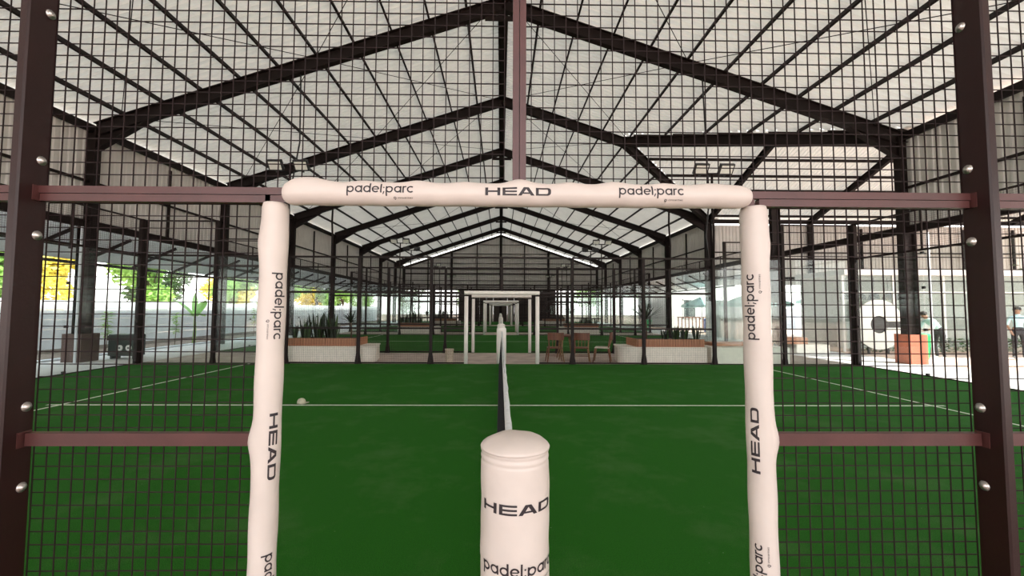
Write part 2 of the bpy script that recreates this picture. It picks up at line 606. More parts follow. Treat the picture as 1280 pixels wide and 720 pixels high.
for side, nm in ((-1, 'wall_left'), (1, 'wall_right')):
    w = struct(empty(nm))
    spans = [(Y0, Y1)] if side < 0 else [(Y0, 12.1), (23.8, Y1)]
    for a, b in spans:
        cladding(MB(), (side * 12.12, a), (side * 12.12, b), 3.85, 6.86).build('cladding', M['clad'], w)
        MB().beam((side * 12.0, a, 6.76), (side * 12.0, b, 6.76), 0.10, 0.22).build('eave_beam', M['steel'], w)
        MB().beam((side * 12.03, a, 5.20), (side * 12.03, b, 5.20), 0.06, 0.07).build('girt', M['steel'], w)
    MB().ibeam((side * 12.0, Y0, 3.95), (side * 12.0, Y1, 3.95), 0.12, 0.22, 0.02).build('tie_beam', M['steel'], w)
    for y in FR + [Y1 - 0.2]:
        MB().ibeam((side * 12.0, y, 0), (side * 12.0, y, EAVE - 0.28), 0.20, 0.38, 0.025, up=(1, 0, 0)).build('column', M['steel'], w)
    for i in range(len(FR) - 1):
        ym = (FR[i] + FR[i + 1]) / 2
        if side > 0 and 12 < ym < 23.8: continue
        MB().box(side * 12.03 - 0.035, side * 12.03 + 0.035, ym - 0.035, ym + 0.035, 4.05, 6.5).build('stud', M['steel'], w)
wx = struct(empty('wall_annex'))
cladding(MB(), (12.15, 23.95), (XR, 23.95), 3.0, 6.5).build('cladding', M['clad'], wx)
MB().beam((12.0, 23.8, 3.4), (XR, 23.8, 3.4), 0.1, 0.16).build('girt', M['steel'], wx)
MB().beam((12.0, 23.85, 4.9), (XR, 23.85, 4.9), 0.06, 0.07).build('girt', M['steel'], wx)
for x in (15.0, 18.0, 21.0, 24.0, 27.0, 30.0):
    MB().box(x - 0.05, x + 0.05, 23.75, 23.85, 3.4, 6.3).build('stud', M['steel'], wx)
for x, y in ((18.0, 12.1), (23.8, 12.1), (18.0, 23.8), (23.8, 23.8)):
    MB().ibeam((x, y, 0), (x, y, EAVE - 0.3), 0.18, 0.26, 0.02, up=(1, 0, 0)).build('column', M['steel'], wx)

wb = struct(empty('wall_back'))
cladding(MB(), (12.0, Y1), (-12.0, Y1), 4.0, 8, ntop=lambda q: roofz(q.x) - 0.20).build('cladding', M['clad'], wb)
for x, wd in ((-6.1, 0.26), (0, 0.30), (5.9, 0.26), (-2.95, 0.11), (2.95, 0.11), (-9.0, 0.11), (9.0, 0.11)):
    MB().box(x - wd / 2, x + wd / 2, Y1 - 0.3, Y1 - 0.05, 0, roofz(x) - 0.55).build('column', M['steel'], wb)
for z, t in ((9.54, 0.06), (8.4, 0.06), (7.9, 0.15), (7.2, 0.06), (6.5, 0.13), (5.9, 0.16), (5.06, 0.06), (4.45, 0.08), (3.95, 0.2)):
    hwid = min(11.9, (RIDGE - 0.6 - z) / SL)
    MB().box(-hwid, hwid, Y1 - 0.16, Y1 - 0.05, z - t / 2, z + t / 2).build('girt', M['steel'], wb)
for s in (-1, 1):
    MB().beam((0, Y1 - 0.12, RIDGE - 0.42), (s * 11.9, Y1 - 0.12, roofz(11.9) - 0.42), 0.14, 0.20).build('rafter', M['steel'], wb)
for i in range(14):
    x = -5.2 + i * 0.86
    MB().box(x, x + 0.845, Y1 - 0.02 - 0.01 * (i % 2), Y1 + 0.06, 0, 3.9).build('panel', M['dark_wood'], wb)

# lean-to canopies outside the long walls
for side, a, b in ((-1, Y0, Y1), (1, 24.2, Y1)):
    cn = struct(empty('canopy_roof'))
    mb = MB()
    x0, z0, x1, z1 = 12.2, 3.85, 13.75, 3.08
    mb.add([(side * x0, a, z0), (side * x1, a, z1), (side * x1, b, z1), (side * x0, b, z0),
            (side * x0, a, z0 + 0.03), (side * x1, a, z1 + 0.03), (side * x1, b, z1 + 0.03), (side * x0, b, z0 + 0.03)],
           [(0, 1, 2, 3), (7, 6, 5, 4), (0, 4, 5, 1), (1, 5, 6, 2), (2, 6, 7, 3), (3, 7, 4, 0)])
    mb.build('canopy_sheet', M['canopy'], cn)
    y = a + 0.6
    while y < b:
        MB().beam((side * 12.15, y, 3.74), (side * 13.72, y, 3.02), 0.05, 0.09).build('canopy_rafter', M['steel'], cn)
        y += 1.9
    MB().beam((side * 13.7, a, 2.98), (side * 13.7, b, 2.98), 0.08, 0.09).build('canopy_beam', M['steel'], cn)
    MB().beam((side * 12.95, a, 3.39), (side * 12.95, b, 3.39), 0.06, 0.07).build('canopy_beam', M['steel'], cn)

# ------------------------------------------------------------------ padel courts
NEAR = 1.715
CY = [NEAR, NEAR + 13.05, NEAR + 26.1, NEAR + 39.15]     # near side of each court
CN = ['nearest', 'second', 'third', 'farthest']
MOD = 0.05


def wire_panel(x0, x1, z0, z1, r=0.0014):
    """welded mesh in the xz plane; square wires"""
    mb = MB()
    nx = max(1, round((x1 - x0) / MOD))
    nz = max(1, round((z1 - z0) / MOD))
    for i in range(nx + 1):
        x = x0 + (x1 - x0) * i / nx
        mb.add([(x - r, -r, z0), (x + r, -r, z0), (x + r, r, z0), (x - r, r, z0), (x - r, -r, z1), (x + r, -r, z1), (x + r, r, z1), (x - r, r, z1)],
               [(0, 1, 5, 4), (1, 2, 6, 5), (2, 3, 7, 6), (3, 0, 4, 7)])
    for k in range(nz + 1):
        z = z0 + (z1 - z0) * k / nz
        mb.add([(x0, r * 0.2, z - r), (x0, r * 2.2, z - r), (x0, r * 2.2, z + r), (x0, r * 0.2, z + r),
                (x1, r * 0.2, z - r), (x1, r * 2.2, z - r), (x1, r * 2.2, z + r), (x1, r * 0.2, z + r)],
               [(0, 1, 5, 4), (1, 2, 6, 5), (2, 3, 7, 6), (3, 0, 4, 7)])
    return mb


def make_turf(k):
    y = CY[k]
    t = MB().box(-10.0, 10.0, 0.0, 10.0, -0.02, 0.012).build('court_turf', M['turf'], None, loc=(0, y, 0))
    struct(t)
    MB().box(-7.15, 7.15, 4.975, 5.025, 0.011, 0.0135).build('court_line', M['line'], t)
    for s in (-1, 1):
        MB().box(s * 6.95 - 0.025, s * 6.95 + 0.025, 0.05, 9.95, 0.011, 0.0137).build('court_line', M['line'], t)
    return t


for k in range(4):
    make_turf(k)

# --- ordinary side fence (local y = 0), all posts, rails, mesh and corner glass panes
def make_side_fence():
    R = empty('side_fence')
    m = M['fence_far']
    def post(x, h):
        mb = MB().box(x - 0.04, x + 0.04, -0.05, 0.05, 0, h)
        mb.box(x - 0.09, x + 0.09, -0.08, 0.08, 0, 0.012)
        mb.add([(x - 0.09, -0.01, 0.01), (x + 0.09, -0.01, 0.01), (x + 0.04, -0.01, 0.40), (x - 0.04, -0.01, 0.40),
                (x - 0.09, 0.01, 0.01), (x + 0.09, 0.01, 0.01), (x + 0.04, 0.01, 0.40), (x - 0.04, 0.01, 0.40)],
               [(0, 1, 2, 3), (7, 6, 5, 4), (1, 5, 6, 2), (0, 3, 7, 4)])
        mb.build('post', m, R)
    for s in (-1, 1):
        post(s * 1.985, 3.0)
        post(s * 4.0, 3.0); post(s * 6.0, 3.0)
        post(s * 8.0, 4.0); post(s * 10.0, 4.0)
        MB().box(s * 1.0 - 0.02, s * 1.0 + 0.02, -0.02, 0.02, 0, 1.96).build('post', m, R)
        for a, b in ((1.03, 1.945), (2.03, 3.96), (4.04, 5.96)):
            x0, x1 = sorted((s * a, s * b))
            MB().box(x0, x1, -0.02, 0.02, 0.975, 1.025).build('rail', m, R)
            MB().box(x0, x1, -0.02, 0.02, 1.97, 2.03).build('rail', m, R)
            MB().box(x0, x1, -0.02, 0.02, 0.02, 0.06).build('rail', m, R)
            stuff(wire_panel(x0, x1, 0.06, 3.0).build('wire_mesh', M['wire'], R))
        for a, b in ((6.05, 7.95), (8.05, 9.95)):
            x0, x1 = sorted((s * a, s * b))
            MB().box(x0, x1, -0.006, 0.006, 0.03, 2.98).build('glass_pane', M['court_glass'], R)
            MB().box(x0, x1, -0.02, 0.02, 2.98, 3.03).build('rail', m, R)
            MB().box(x0, x1, -0.03, 0.03, 0.0, 0.03).build('rail', m, R)
        x0, x1 = sorted((s * 8.05, s * 9.95))
        stuff(wire_panel(x0, x1, 3.03, 3.97).build('wire_mesh', M['wire'], R))
        MB().box(x0, x1, -0.02, 0.02, 3.96, 4.0).build('rail', m, R)
        x0, x1 = sorted((s * 1.985, s * 6.0))
        MB().box(x0, x1, -0.02, 0.02, 2.97, 3.02).build('rail', m, R)
    MB().box(-1.945, 1.945, -0.02, 0.02, 2.97, 3.02).build('rail', m, R)
    MB().box(-1.0, 1.0, -0.02, 0.02, 1.98, 2.02).build('rail', m, R)
    MB().box(-0.03, 0.03, -0.02, 0.02, 2.03, 2.97).build('post', m, R)
    stuff(wire_panel(-1.0, 1.0, 2.03, 2.97).build('wire_mesh', M['wire'], R))
    return R


def make_end_wall():
    """local x = 0, runs y 0..10"""
    R = empty('end_wall')
    m = M['fence_far']
    for y in (0.12, 9.88):
        mb = MB().box(-0.05, 0.05, y - 0.04, y + 0.04, 0, 4.0)
        mb.box(-0.09, 0.09, y - 0.09, y + 0.09, 0, 0.012)
        mb.build('post', m, R)
    for i in range(6):                                    # frameless glass: small clamps at the joints
        y = 2.0 * i if 0 < i < 5 else (0.16 if i == 0 else 9.84)
        for z in (0.05, 1.1, 2.1, 2.93):
            MB().box(-0.02, 0.02, y - 0.035, y + 0.035, z - 0.03, z + 0.03).build('clamp', M['lamp_body'], R)
        if 0 < i < 5:
            MB().box(-0.015, 0.015, y - 0.02, y + 0.02, 3.0, 4.0).build('upright', m, R)
    wm = wire_panel(0, 1.9, 3.03, 3.97)
    wm.v = [(yy, xx, zz) for xx, yy, zz in wm.v]
    wme = wm.mesh('wire_mesh', M['wire'])
    for i in range(5):
        y0 = 2.0 * i + 0.05
        MB().box(-0.006, 0.006, y0 - 0.04 if i else y0 + 0.12, y0 + 1.935 if i < 4 else y0 + 1.78, 0.03, 2.98).build('glass_pane', M['court_glass'], R)
        stuff(put('wire_mesh', wme, R, (0, y0, 0)))
    MB().box(-0.02, 0.02, 0.16, 9.84, 2.98, 3.03).build('rail', m, R)
    MB().box(-0.02, 0.02, 0.16, 9.84, 3.96, 4.0).build('rail', m, R)
    MB().box(-0.03, 0.03, 0.16, 9.84, 0.0, 0.03).build('rail', m, R)
    return R


sf = make_side_fence()
first = True
for k in range(4):
    for far in (0, 1):
        if k == 0 and far == 0: continue
        o = sf if first else copy_tree(sf)
        first = False
        o.location = (0, CY[k] + (10.0 if far else 0.0), 0)
        tag(o, f'dark mesh side fence with glass corners, {"far" if far else "near"} side of the {CN[k]} court', 'fence', 'side fences of the courts')
ew = make_end_wall()
first = True
for k in range(4):
    for s in (-1, 1):
        o = ew if first else copy_tree(ew)
        first = False
        o.location = (s * 10.0, CY[k], 0)
        tag(o, f'glass end wall with mesh on top at the {"left" if s < 0 else "right"} end of the {CN[k]} court', 'glass wall', 'glass end walls of the courts')

# --- the near side fence, seen close: brown box posts with dome bolts, double rail, 50 mm mesh
nf = tag(empty('side_fence', (0, NEAR, 0)), 'brown steel mesh fence with bolted posts in the foreground', 'fence', 'side fences of the courts')
mf = M['fence']
bolt_me = MB().lathe([(0.019, 0), (0.019, 0.003), (0.013, 0.0035), (0.0125, 0.009), (0.008, 0.013), (0.002, 0.0145)], 12).mesh('bolt', M['bolt'], True)
for s in (-1, 1):
    for px in (1.93, 4.0):
        mb = MB()
        x0, x1 = px - 0.019, px + 0.019
        # rectangular tube 38 x 105 mm, rounded front corners
        poly = [(x0, 0.0), (x0, -0.099), (x0 + 0.006, -0.105), (x1 - 0.006, -0.105), (x1, -0.099), (x1, 0.0)]
        poly = [(s * x, y) for x, y in poly]
        if s > 0: poly = poly
        else: poly = poly[::-1]
        mb.slab(poly, 0.0, 3.05)
        mb.box(s * px - 0.08, s * px + 0.08, -0.15, 0.04, 0, 0.012)
        mb.build('post', M['post'], nf)
    # angle cleat plates on the post's inner face and dome bolts
    for z in (0.30, 0.84, 1.15, 1.83, 2.135, 2.75):
        b = put('bolt', bolt_me, nf, (s * (1.93 - 0.0195), -0.028, z))
        b.rotation_euler = (0, -s * PI / 2, 0)
    # rails
    for a, b_ in ((0.98 if s < 0 else 1.02, 1.90), (1.955, 3.975)):
        x0, x1 = sorted((s * a, s * b_))
        MB().box(x0, x1, -0.036, -0.006, 1.000, 1.049).build('rail', mf, nf)
        MB().box(x0, x1, -0.036, -0.006, 1.970, 1.9995).build('rail', mf, nf)
        MB().box(x0, x1, -0.036, -0.006, 0.02, 0.05).build('rail', mf, nf)
        stuff(wire_panel(x0, x1, 0.05, 1.97, 0.0018).build('wire_mesh', M['wire'], nf))
    x0, x1 = sorted((s * 1.955, s * 3.975))
    stuff(wire_panel(x0, x1, 2.04, 3.0, 0.0018).build('wire_mesh', M['wire'], nf))
    MB().box(x0, x1, -0.036, -0.006, 2.0025, 2.032).build('rail', mf, nf)
    MB().box(x0, x1, -0.036, -0.006, 2.99, 3.03).build('rail', mf, nf)
    x0, x1 = sorted((s * 0.032, s * 1.91))
    MB().box(x0, x1, -0.036, -0.006, 2.0025, 2.032).build('rail', mf, nf)
    MB().box(x0, x1, -0.036, -0.006, 2.99, 3.03).build('rail', mf, nf)
    stuff(wire_panel(x0, x1, 2.04, 3.0, 0.0018).build('wire_mesh', M['wire'], nf))
    # cleats where rails meet the post
    for z in (1.025, 2.001):
        MB().box(s * 1.911 - 0.004, s * 1.911 + 0.004, -0.055, -0.004, z - 0.03, z + 0.03).build('cleat', mf, nf)
    # gate posts inside the sleeves
    gx = -0.985 if s < 0 else 1.023
    MB().box(gx - 0.02, gx + 0.02, -0.012, 0.028, 0, 1.972).build('gate_post', M['fence_far'], nf)
    # two thin uprights bolted back to back over the gateway
    MB().box(*sorted((0.03 + s * 0.0015, 0.03 + s * 0.0275)), -0.036, -0.006, 2.06, 3.0).build('post', mf, nf)
MB().box(-1.0, 1.0, -0.036, -0.006, 1.970, 1.9995).build('rail', mf, nf)


# ------------------------------------------------------------------ lettering: every glyph is a list of quads in (u, v)
def quad_grid(c, nu, nv):
    a, b, d, e = [Vector((*p, 0)) for p in c]     # a-b bottom, d top right, e top left
    return (a, b, d, e, nu, nv)


def rect(x0, y0, x1, y1):
    return [((x0, y0), (x1, y0), (x1, y1), (x0, y1))]


def stroke(pts, w):
    out = []
    P = [Vector((x, y)) for x, y in pts]
    L, R_ = [], []
    for i, p in enumerate(P):
        d = (P[min(i + 1, len(P) - 1)] - P[max(i - 1, 0)]).normalized()
        n = Vector((-d.y, d.x)) * (w / 2)
        L.append(p + n); R_.append(p - n)
    for i in range(len(P) - 1):
        out.append((tuple(R_[i]), tuple(R_[i + 1]), tuple(L[i + 1]), tuple(L[i])))
    return out


def arc(cx, cy, r, a0, a1, n=18):
    return [(cx + r * math.cos(math.radians(a0 + (a1 - a0) * i / n)), cy + r * math.sin(math.radians(a0 + (a1 - a0) * i / n))) for i in range(n + 1)]


def word_padel():
    """geometric lower-case letters, x-height 1, returns quads and width"""
    q, x = [], 0.0
    w = 0.20
    r = 0.5 - w / 2
    for ch in 'padel;parc':
        if ch in 'pad':
            q += stroke(arc(x + 0.5, 0.5, r, 0, 360, 26), w)
            if ch == 'p': q += rect(x, -0.47, x + w, 1.0)
            if ch == 'a': q += rect(x + 1 - w, 0.0, x + 1, 1.0)
            if ch == 'd': q += rect(x + 1 - w, 0.0, x + 1, 1.42)
            x += 1.14
        elif ch == 'e':
            q += stroke(arc(x + 0.5, 0.5, r, 0, 318, 24), w)
            q += rect(x + w * 0.6, 0.43, x + 1 - w * 0.4, 0.57)
            x += 1.10
        elif ch == 'l':
            q += rect(x + 0.02, 0.0, x + 0.02 + w, 1.42); x += 0.36
        elif ch == ';':
            q += stroke(arc(x + 0.14, 0.78, 0.055, 0, 360, 10), 0.11)
            q += [((x - 0.02, -0.22), (x + 0.10, -0.22), (x + 0.26, 0.2), (x + 0.08, 0.2))]
            x += 0.40
        elif ch == 'r':
            q += rect(x, 0, x + w, 1.0)
            q += stroke(arc(x + 0.42, 0.56, 0.36, 165, 75, 8), w * 0.95)
            x += 0.60
        elif ch == 'c':
            q += stroke(arc(x + 0.5, 0.5, r, 45, 315, 22), w); x += 0.92
    # small ring mark with a tail and a tiny line of letters underneath
    mx = x - 2.55
    q += stroke(arc(mx, -0.75, 0.15, 0, 360, 14), 0.075)
    q += [((mx - 0.02, -1.02), (mx + 0.06, -1.02), (mx + 0.16, -0.86), (mx + 0.06, -0.86))]
    lx = mx + 0.42
    hh = 0.19
    for ch in 'innoarmes':
        b = -0.83
        t = 0.035
        if ch == 'i':
            q += rect(lx, b, lx + t, b + hh); lx += 0.10
        elif ch == 'n':
            q += rect(lx, b, lx + t, b + hh) + rect(lx + 0.15, b, lx + 0.15 + t, b + hh) + rect(lx + t, b + hh - t, lx + 0.15, b + hh); lx += 0.25
        elif ch == 'm':
            q += rect(lx, b, lx + t, b + hh) + rect(lx + 0.12, b, lx + 0.12 + t, b + hh) + rect(lx + 0.24, b, lx + 0.24 + t, b + hh) + rect(lx + t, b + hh - t, lx + 0.24, b + hh); lx += 0.34
        elif ch == 'r':
            q += rect(lx, b, lx + t, b + hh) + rect(lx + t, b + hh - t, lx + 0.11, b + hh); lx += 0.17
        elif ch == 's':
            q += rect(lx, b, lx + 0.14, b + t) + rect(lx, b + hh / 2 - t / 2, lx + 0.14, b + hh / 2 + t / 2) + rect(lx, b + hh - t, lx + 0.14, b + hh); lx += 0.22
        else:
            q += stroke(arc(lx + 0.095, b + hh / 2, hh / 2 - t / 2, 0, 360, 10), t)
            if ch == 'a': q += rect(lx + 0.17, b, lx + 0.17 + t, b + hh)
            if ch == 'e': q += rect(lx + 0.03, b + hh / 2 - t / 2, lx + 0.16, b + hh / 2 + t / 2)
            lx += 0.25
    q = [tuple((a * 1.07, b) for a, b in c) for c in q]
    return q, (x - 0.02) * 1.07


def word_head():
    """very wide heavy capitals, height 1"""
    q = []
    q += rect(0, 0, 0.36, 1) + rect(1.52, 0, 1.88, 1) + rect(0.36, 0.40, 1.52, 0.61)
    x = 2.16
    q += rect(x, 0, x + 0.36, 1) + rect(x + 0.36, 0.80, x + 1.82, 1) + rect(x + 0.36, 0.40, x + 1.80, 0.60) + rect(x + 0.36, 0, x + 1.82, 0.2)
    x = 4.10
    q += [((x, 0), (x + 0.44, 0), (x + 1.06, 0.82), (x + 0.72, 1.0))]
    q += [((x + 1.64, 0), (x + 2.08, 0), (x + 1.36, 1.0), (x + 1.02, 0.82))]
    q += [((x + 0.72, 1.0), (x + 1.04, 0.80), (x + 1.04, 0.80), (x + 1.36, 1.0))]
    q += rect(x + 0.50, 0.20, x + 1.58, 0.38)
    x = 6.34
    q += rect(x, 0, x + 0.36, 1) + rect(x + 0.36, 0.8, x + 1.45, 1) + rect(x + 0.36, 0, x + 1.45, 0.2)
    for a0, a1 in ((-90, -10), (10, 90)):
        pass
    out = [(x + 1.45 + 0.45 * math.cos(math.radians(a)), (0.45 if a > 0 else -0.45) * abs(math.sin(math.radians(a))) ** 0.8 + 0.5 + (0.05 if a > 0 else -0.05)) for a in range(-90, 91, 10)]
    inn = [(x + 1.40 + 0.14 * math.cos(math.radians(a)), 0.5 + 0.30 * math.sin(math.radians(a))) for a in range(-90, 91, 10)]
    for i in range(len(out) - 1):
        q.append((out[i], out[i + 1], inn[i + 1], inn[i]))
    return q, x + 1.90


WP, WPW = word_padel()
WH, WHW = word_head()


def print_on(name, word, width_word, surf, parent, size, u0, v0, lift=0.0014):
    """word placed with its lower-left corner at (u0, v0) in metres on the surface function surf(u, v, lift)"""
    mb = MB()
    for c in word:
        p = [Vector(x) for x in c]
        lu = max((p[1] - p[0]).length, (p[2] - p[3]).length) * size
        lv = max((p[3] - p[0]).length, (p[2] - p[1]).length) * size
        nu = max(1, min(8, int(lu / 0.012) + 1))
        nv = max(1, min(8, int(lv / 0.012) + 1))
        k = len(mb.v)
        for j in range(nv + 1):
            for i in range(nu + 1):
                a, b = i / nu, j / nv
                q = p[0] * (1 - a) * (1 - b) + p[1] * a * (1 - b) + p[2] * a * b + p[3] * (1 - a) * b
                mb.v.append(tuple(surf(u0 + q.x * size, v0 + q.y * size, lift)))
        for j in range(nv):
            for i in range(nu):
                a = k + j * (nu + 1) + i
                mb.f.append((a, a + 1, a + nu + 2, a + nu + 1))
    return mb.build(name, M['ink'], parent)


def grid_tube(mb, fn, s_list, n, close_ends=True):
    k = len(mb.v)
    for s in s_list:
        for j in range(n):
            mb.v.append(tuple(fn(s, 2 * PI * j / n)))
    m = len(s_list)
    for i in range(m - 1):
        for j in range(n):
            j2 = (j + 1) % n
            mb.f.append((k + i * n + j, k + i * n + j2, k + (i + 1) * n + j2, k + (i + 1) * n + j))
    if close_ends:
        mb.f.append(tuple(k + j for j in reversed(range(n))))
        mb.f.append(tuple(k + (m - 1) * n + j for j in range(n)))


# --- crossbar sleeve
BX0, BX1, BY, BZ, BR = -0.905, 0.958, NEAR - 0.066, 1.998, 0.0460
bumps = [(-0.81, 0.022, 0.075), (-0.585, 0.009, 0.055), (-0.38, 0.010, 0.055), (-0.19, 0.008, 0.045), (0.03, 0.019, 0.055), (0.22, 0.009, 0.045), (0.41, 0.012, 0.055), (0.60, 0.008, 0.05), (0.80, 0.009, 0.06)]


def bar_r(x, th):
    r = BR
    up = max(0.0, math.sin(th)) ** 2
    for c, h, w in bumps:
        r += h * up * math.exp(-((x - c) / w) ** 2)
    r += 0.0012 * math.sin(x * 41) * math.sin(2 * th + 9 * x)
    e = min(x - BX0, BX1 - x)
    if e < 0.05:
        r *= math.sqrt(max(0.02, 1 - ((0.05 - e) / 0.052) ** 2)) * 0.55 + 0.45
    return r


def bar_surf(x, th, lift=0.0):
    r = bar_r(x, th) + lift
    return Vector((x, BY - r * math.cos(th), BZ + r * math.sin(th)))


cb = tag(empty('padded_sleeve', (0, 0, 0)), 'white padded sleeve strapped along the crossbar over the foreground gateway', 'padding')
mb = MB()
ss = [BX0 + (0.06 * (i / 8) ** 1.6) for i in range(8)] + [BX0 + 0.06 + (BX1 - BX0 - 0.12) * i / 120 for i in range(121)] + [BX1 - 0.06 * ((7 - i) / 8) ** 1.6 for i in range(8)]
grid_tube(mb, bar_surf, ss, 40)
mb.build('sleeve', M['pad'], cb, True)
def bar_map(u, v, lift):
    return bar_surf(u, v / BR, lift)
print_on('lettering', WP, WPW, bar_map, cb, 0.0268, -0.645, -0.005)
print_on('lettering', WH, WHW, bar_map, cb, 0.0312, -0.106, -0.012)
print_on('lettering', WP, WPW, bar_map, cb, 0.0265, 0.418, -0.006)

# --- upright sleeves of the near gateway
PZ0, PZ1, PR = 0.03, 1.965, 0.0505
def make_upright(side):
    cx, cy = (-0.965 if side < 0 else 1.003), NEAR - 0.030
    def prr(z, th):
        # th measured from the camera side (-y), positive towards +x
        out = max(0.0, -side * -math.sin(th))          # faces away from the gateway
        r = PR + 0.0012 * math.sin(z * 23 + 2 * th)
        for c, h, w in ((1.025, 0.016, 0.055), (1.80, 0.008, 0.06), (0.28, 0.006, 0.05)):
            r += h * max(0, math.sin(th) * side) ** 2 * math.exp(-((z - c) / w) ** 2)
        e = PZ1 - z
        if e < 0.02: r *= 0.90 + 0.10 * e / 0.02
        return r
    def surf(z, th, lift=0.0):
        r = prr(z, th) + lift
        lean = side * 0.006 * (1 - z)
        return Vector((cx + r * math.sin(th) + lean, cy - r * math.cos(th), z))
    R = tag(empty('padded_sleeve'), f'white padded sleeve around the {"left" if side < 0 else "right"} upright of the foreground gateway', 'padding', 'upright sleeves of the foreground gateway')
    mb = MB()
    zs = [PZ0 + (PZ1 - PZ0) * i / 90 for i in range(88)] + [PZ1 - 0.018, PZ1 - 0.008, PZ1]
    grid_tube(mb, surf, zs, 32)
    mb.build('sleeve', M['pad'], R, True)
    # zip seam down the outside
    mb = MB()
    pts = [surf(PZ0 + 0.01 + (PZ1 - PZ0 - 0.02) * i / 60, side * 1.9, 0.001) for i in range(61)]
    mb.tube(pts, 0.004, 6)
    mb.build('zip_seam', M['ink'], R, True)
    TH = side * -0.92
    if side < 0:       # reads downwards, letter tops towards the gateway
        mp = lambda u, v, lift: surf(-u, TH + v / PR, lift)
    else:              # reads upwards, letter tops towards the gateway
        mp = lambda u, v, lift: surf(u, TH - v / PR, lift)
    def zc(y): return CH - (y - 386.5) / FPX * 1.66
    sz = 0.0272
    for y, wd in ((384, 'p'), (554, 'h'), (722, 'p'), (910, 'h')) if side < 0 else ((382, 'p'), (547, 'h'), (712, 'p'), (890, 'h')):
        word, L = (WP, WPW) if wd == 'p' else (WH, WHW)
        z = zc(y)
        if z < 0.15: continue
        s_ = sz if wd == 'p' else 0.0308
        u0 = (-z if side < 0 else z) - L * s_ / 2
        print_on('lettering', word, L, mp, R, s_, u0, -0.013 if wd == 'p' else -0.015)
    return R


make_upright(-1)
make_upright(1)

# --- net post sleeve in the foreground
NPX, NPY, NPR = 0.014, NEAR - 0.10, 0.129
np_ = tag(empty('net_post_pad', (NPX, NPY, 0)), 'thick white padded cylinder round the near net post, closest to the lens', 'padding', 'net post pads')
mb = MB()
def np_r(z, th):
    r = NPR
    for c, h, w in ((1.005, -0.004, 0.006), (0.982, -0.0025, 0.006), (0.62, -0.002, 0.015)):
        r += h * math.exp(-((z - c) / w) ** 2)
    r += 0.0012 * math.sin(z * 19 + 3 * th) + 0.0008 * math.sin(z * 47 - 2 * th)
    return r
def np_surf(z, th, lift=0.0):
    r = np_r(z, th) + lift
    return Vector((r * math.sin(th), -r * math.cos(th), z))
zs = [0.02 + 0.95 * i / 60 for i in range(61)] + [0.970 + 0.052 * i / 16 for i in range(1, 17)]
grid_tube(mb, np_surf, zs, 48, False)
mb.build('sleeve', M['pad'], np_, True)
prof = [(NPR + 0.001, 1.020), (NPR + 0.0025, 1.026), (NPR - 0.002, 1.033), (0.113, 1.044), (0.086, 1.057), (0.05, 1.066), (0.012, 1.069)]
mb = MB()
def cap_surf(i, th):
    r, z = prof[i]
    zz = z - 0.0022 * math.sin(5 * th) * (r / NPR) * (1 if i > 2 else 0)
    return Vector((r * math.sin(th), -r * math.cos(th), zz))
grid_tube(mb, cap_surf, list(range(len(prof))), 48, True)
mb.build('cap', M['pad'], np_, True)
def np_map(u, v, lift): return np_surf(v, u / NPR, lift)
print_on('lettering', WH, WHW, np_map, np_, 0.0352, -0.137, 0.823)
print_on('lettering', WP, WPW, np_map, np_, 0.0316, -0.137, 0.614)

# ------------------------------------------------------------------ nets
def make_net():
    R = empty('court_net')
    mb = MB()
    z1, z0 = 0.90, 0.03
    def px(z): return -0.072 * (1 - z / z1) ** 0.8
    r = 0.0016
    y = 0.05
    while y < 9.95:
        for a, b in ((z0, 0.3), (0.3, 0.6), (0.6, z1)):
            mb.add([(px(a) - r, y, a), (px(a) + r, y, a), (px(b) + r, y, b), (px(b) - r, y, b),
                    (px(a), y - r, a), (px(a), y + r, a), (px(b), y + r, b), (px(b), y - r, b)], [(0, 1, 2, 3), (4, 5, 6, 7)])
        y += 0.042
    z = z0
    while z < z1:
        x = px(z)
        mb.add([(x - r, 0.05, z), (x + r, 0.05, z), (x + r, 9.95, z), (x - r, 9.95, z),
                (x, 0.05, z - r), (x, 0.05, z + r), (x, 9.95, z + r), (x, 9.95, z - r)], [(0, 1, 2, 3), (4, 5, 6, 7)])
        z += 0.042
    stuff(mb.build('net_mesh', M['net'], R))
    mb = MB()
    n = 60
    for i in range(n + 1):
        y = 0.04 + 9.92 * i / n
        sag = -0.035 * math.sin(PI * i / n) + 0.004 * math.sin(i * 2.3)
        wv = 0.006 * math.sin(i * 1.7)
        for dx, z in ((-0.012, 0.865), (-0.016, 0.905), (-0.008, 0.922), (0.010, 0.922), (0.020, 0.903), (0.024 + wv, 0.86)):
            mb.v.append((dx, y, z + sag))
    for i in range(n):
        for j in range(6):
            j2 = (j + 1) % 6
            mb.f.append((i * 6 + j, i * 6 + j2, (i + 1) * 6 + j2, (i + 1) * 6 + j))
    mb.build('net_tape', M['tape'], R, True)
    MB().tube([(-0.07, 0.05, 0.04), (-0.07, 9.95, 0.04)], 0.008, 6).build('bottom_cord', M['net'], R)
    for y in (-0.03, 10.03):
        MB().tube([(0.0, y, 0), (0.0, y, 0.93)], 0.035, 12).build('net_post', M['fence_far'], R, True)
    return R


net = make_net()
for k in range(4):
    o = net if k == 0 else copy_tree(net)
    o.location = (0, CY[k], 0)
    tag(o, f'black net with white top tape across the {CN[k]} court', 'net', 'court nets')

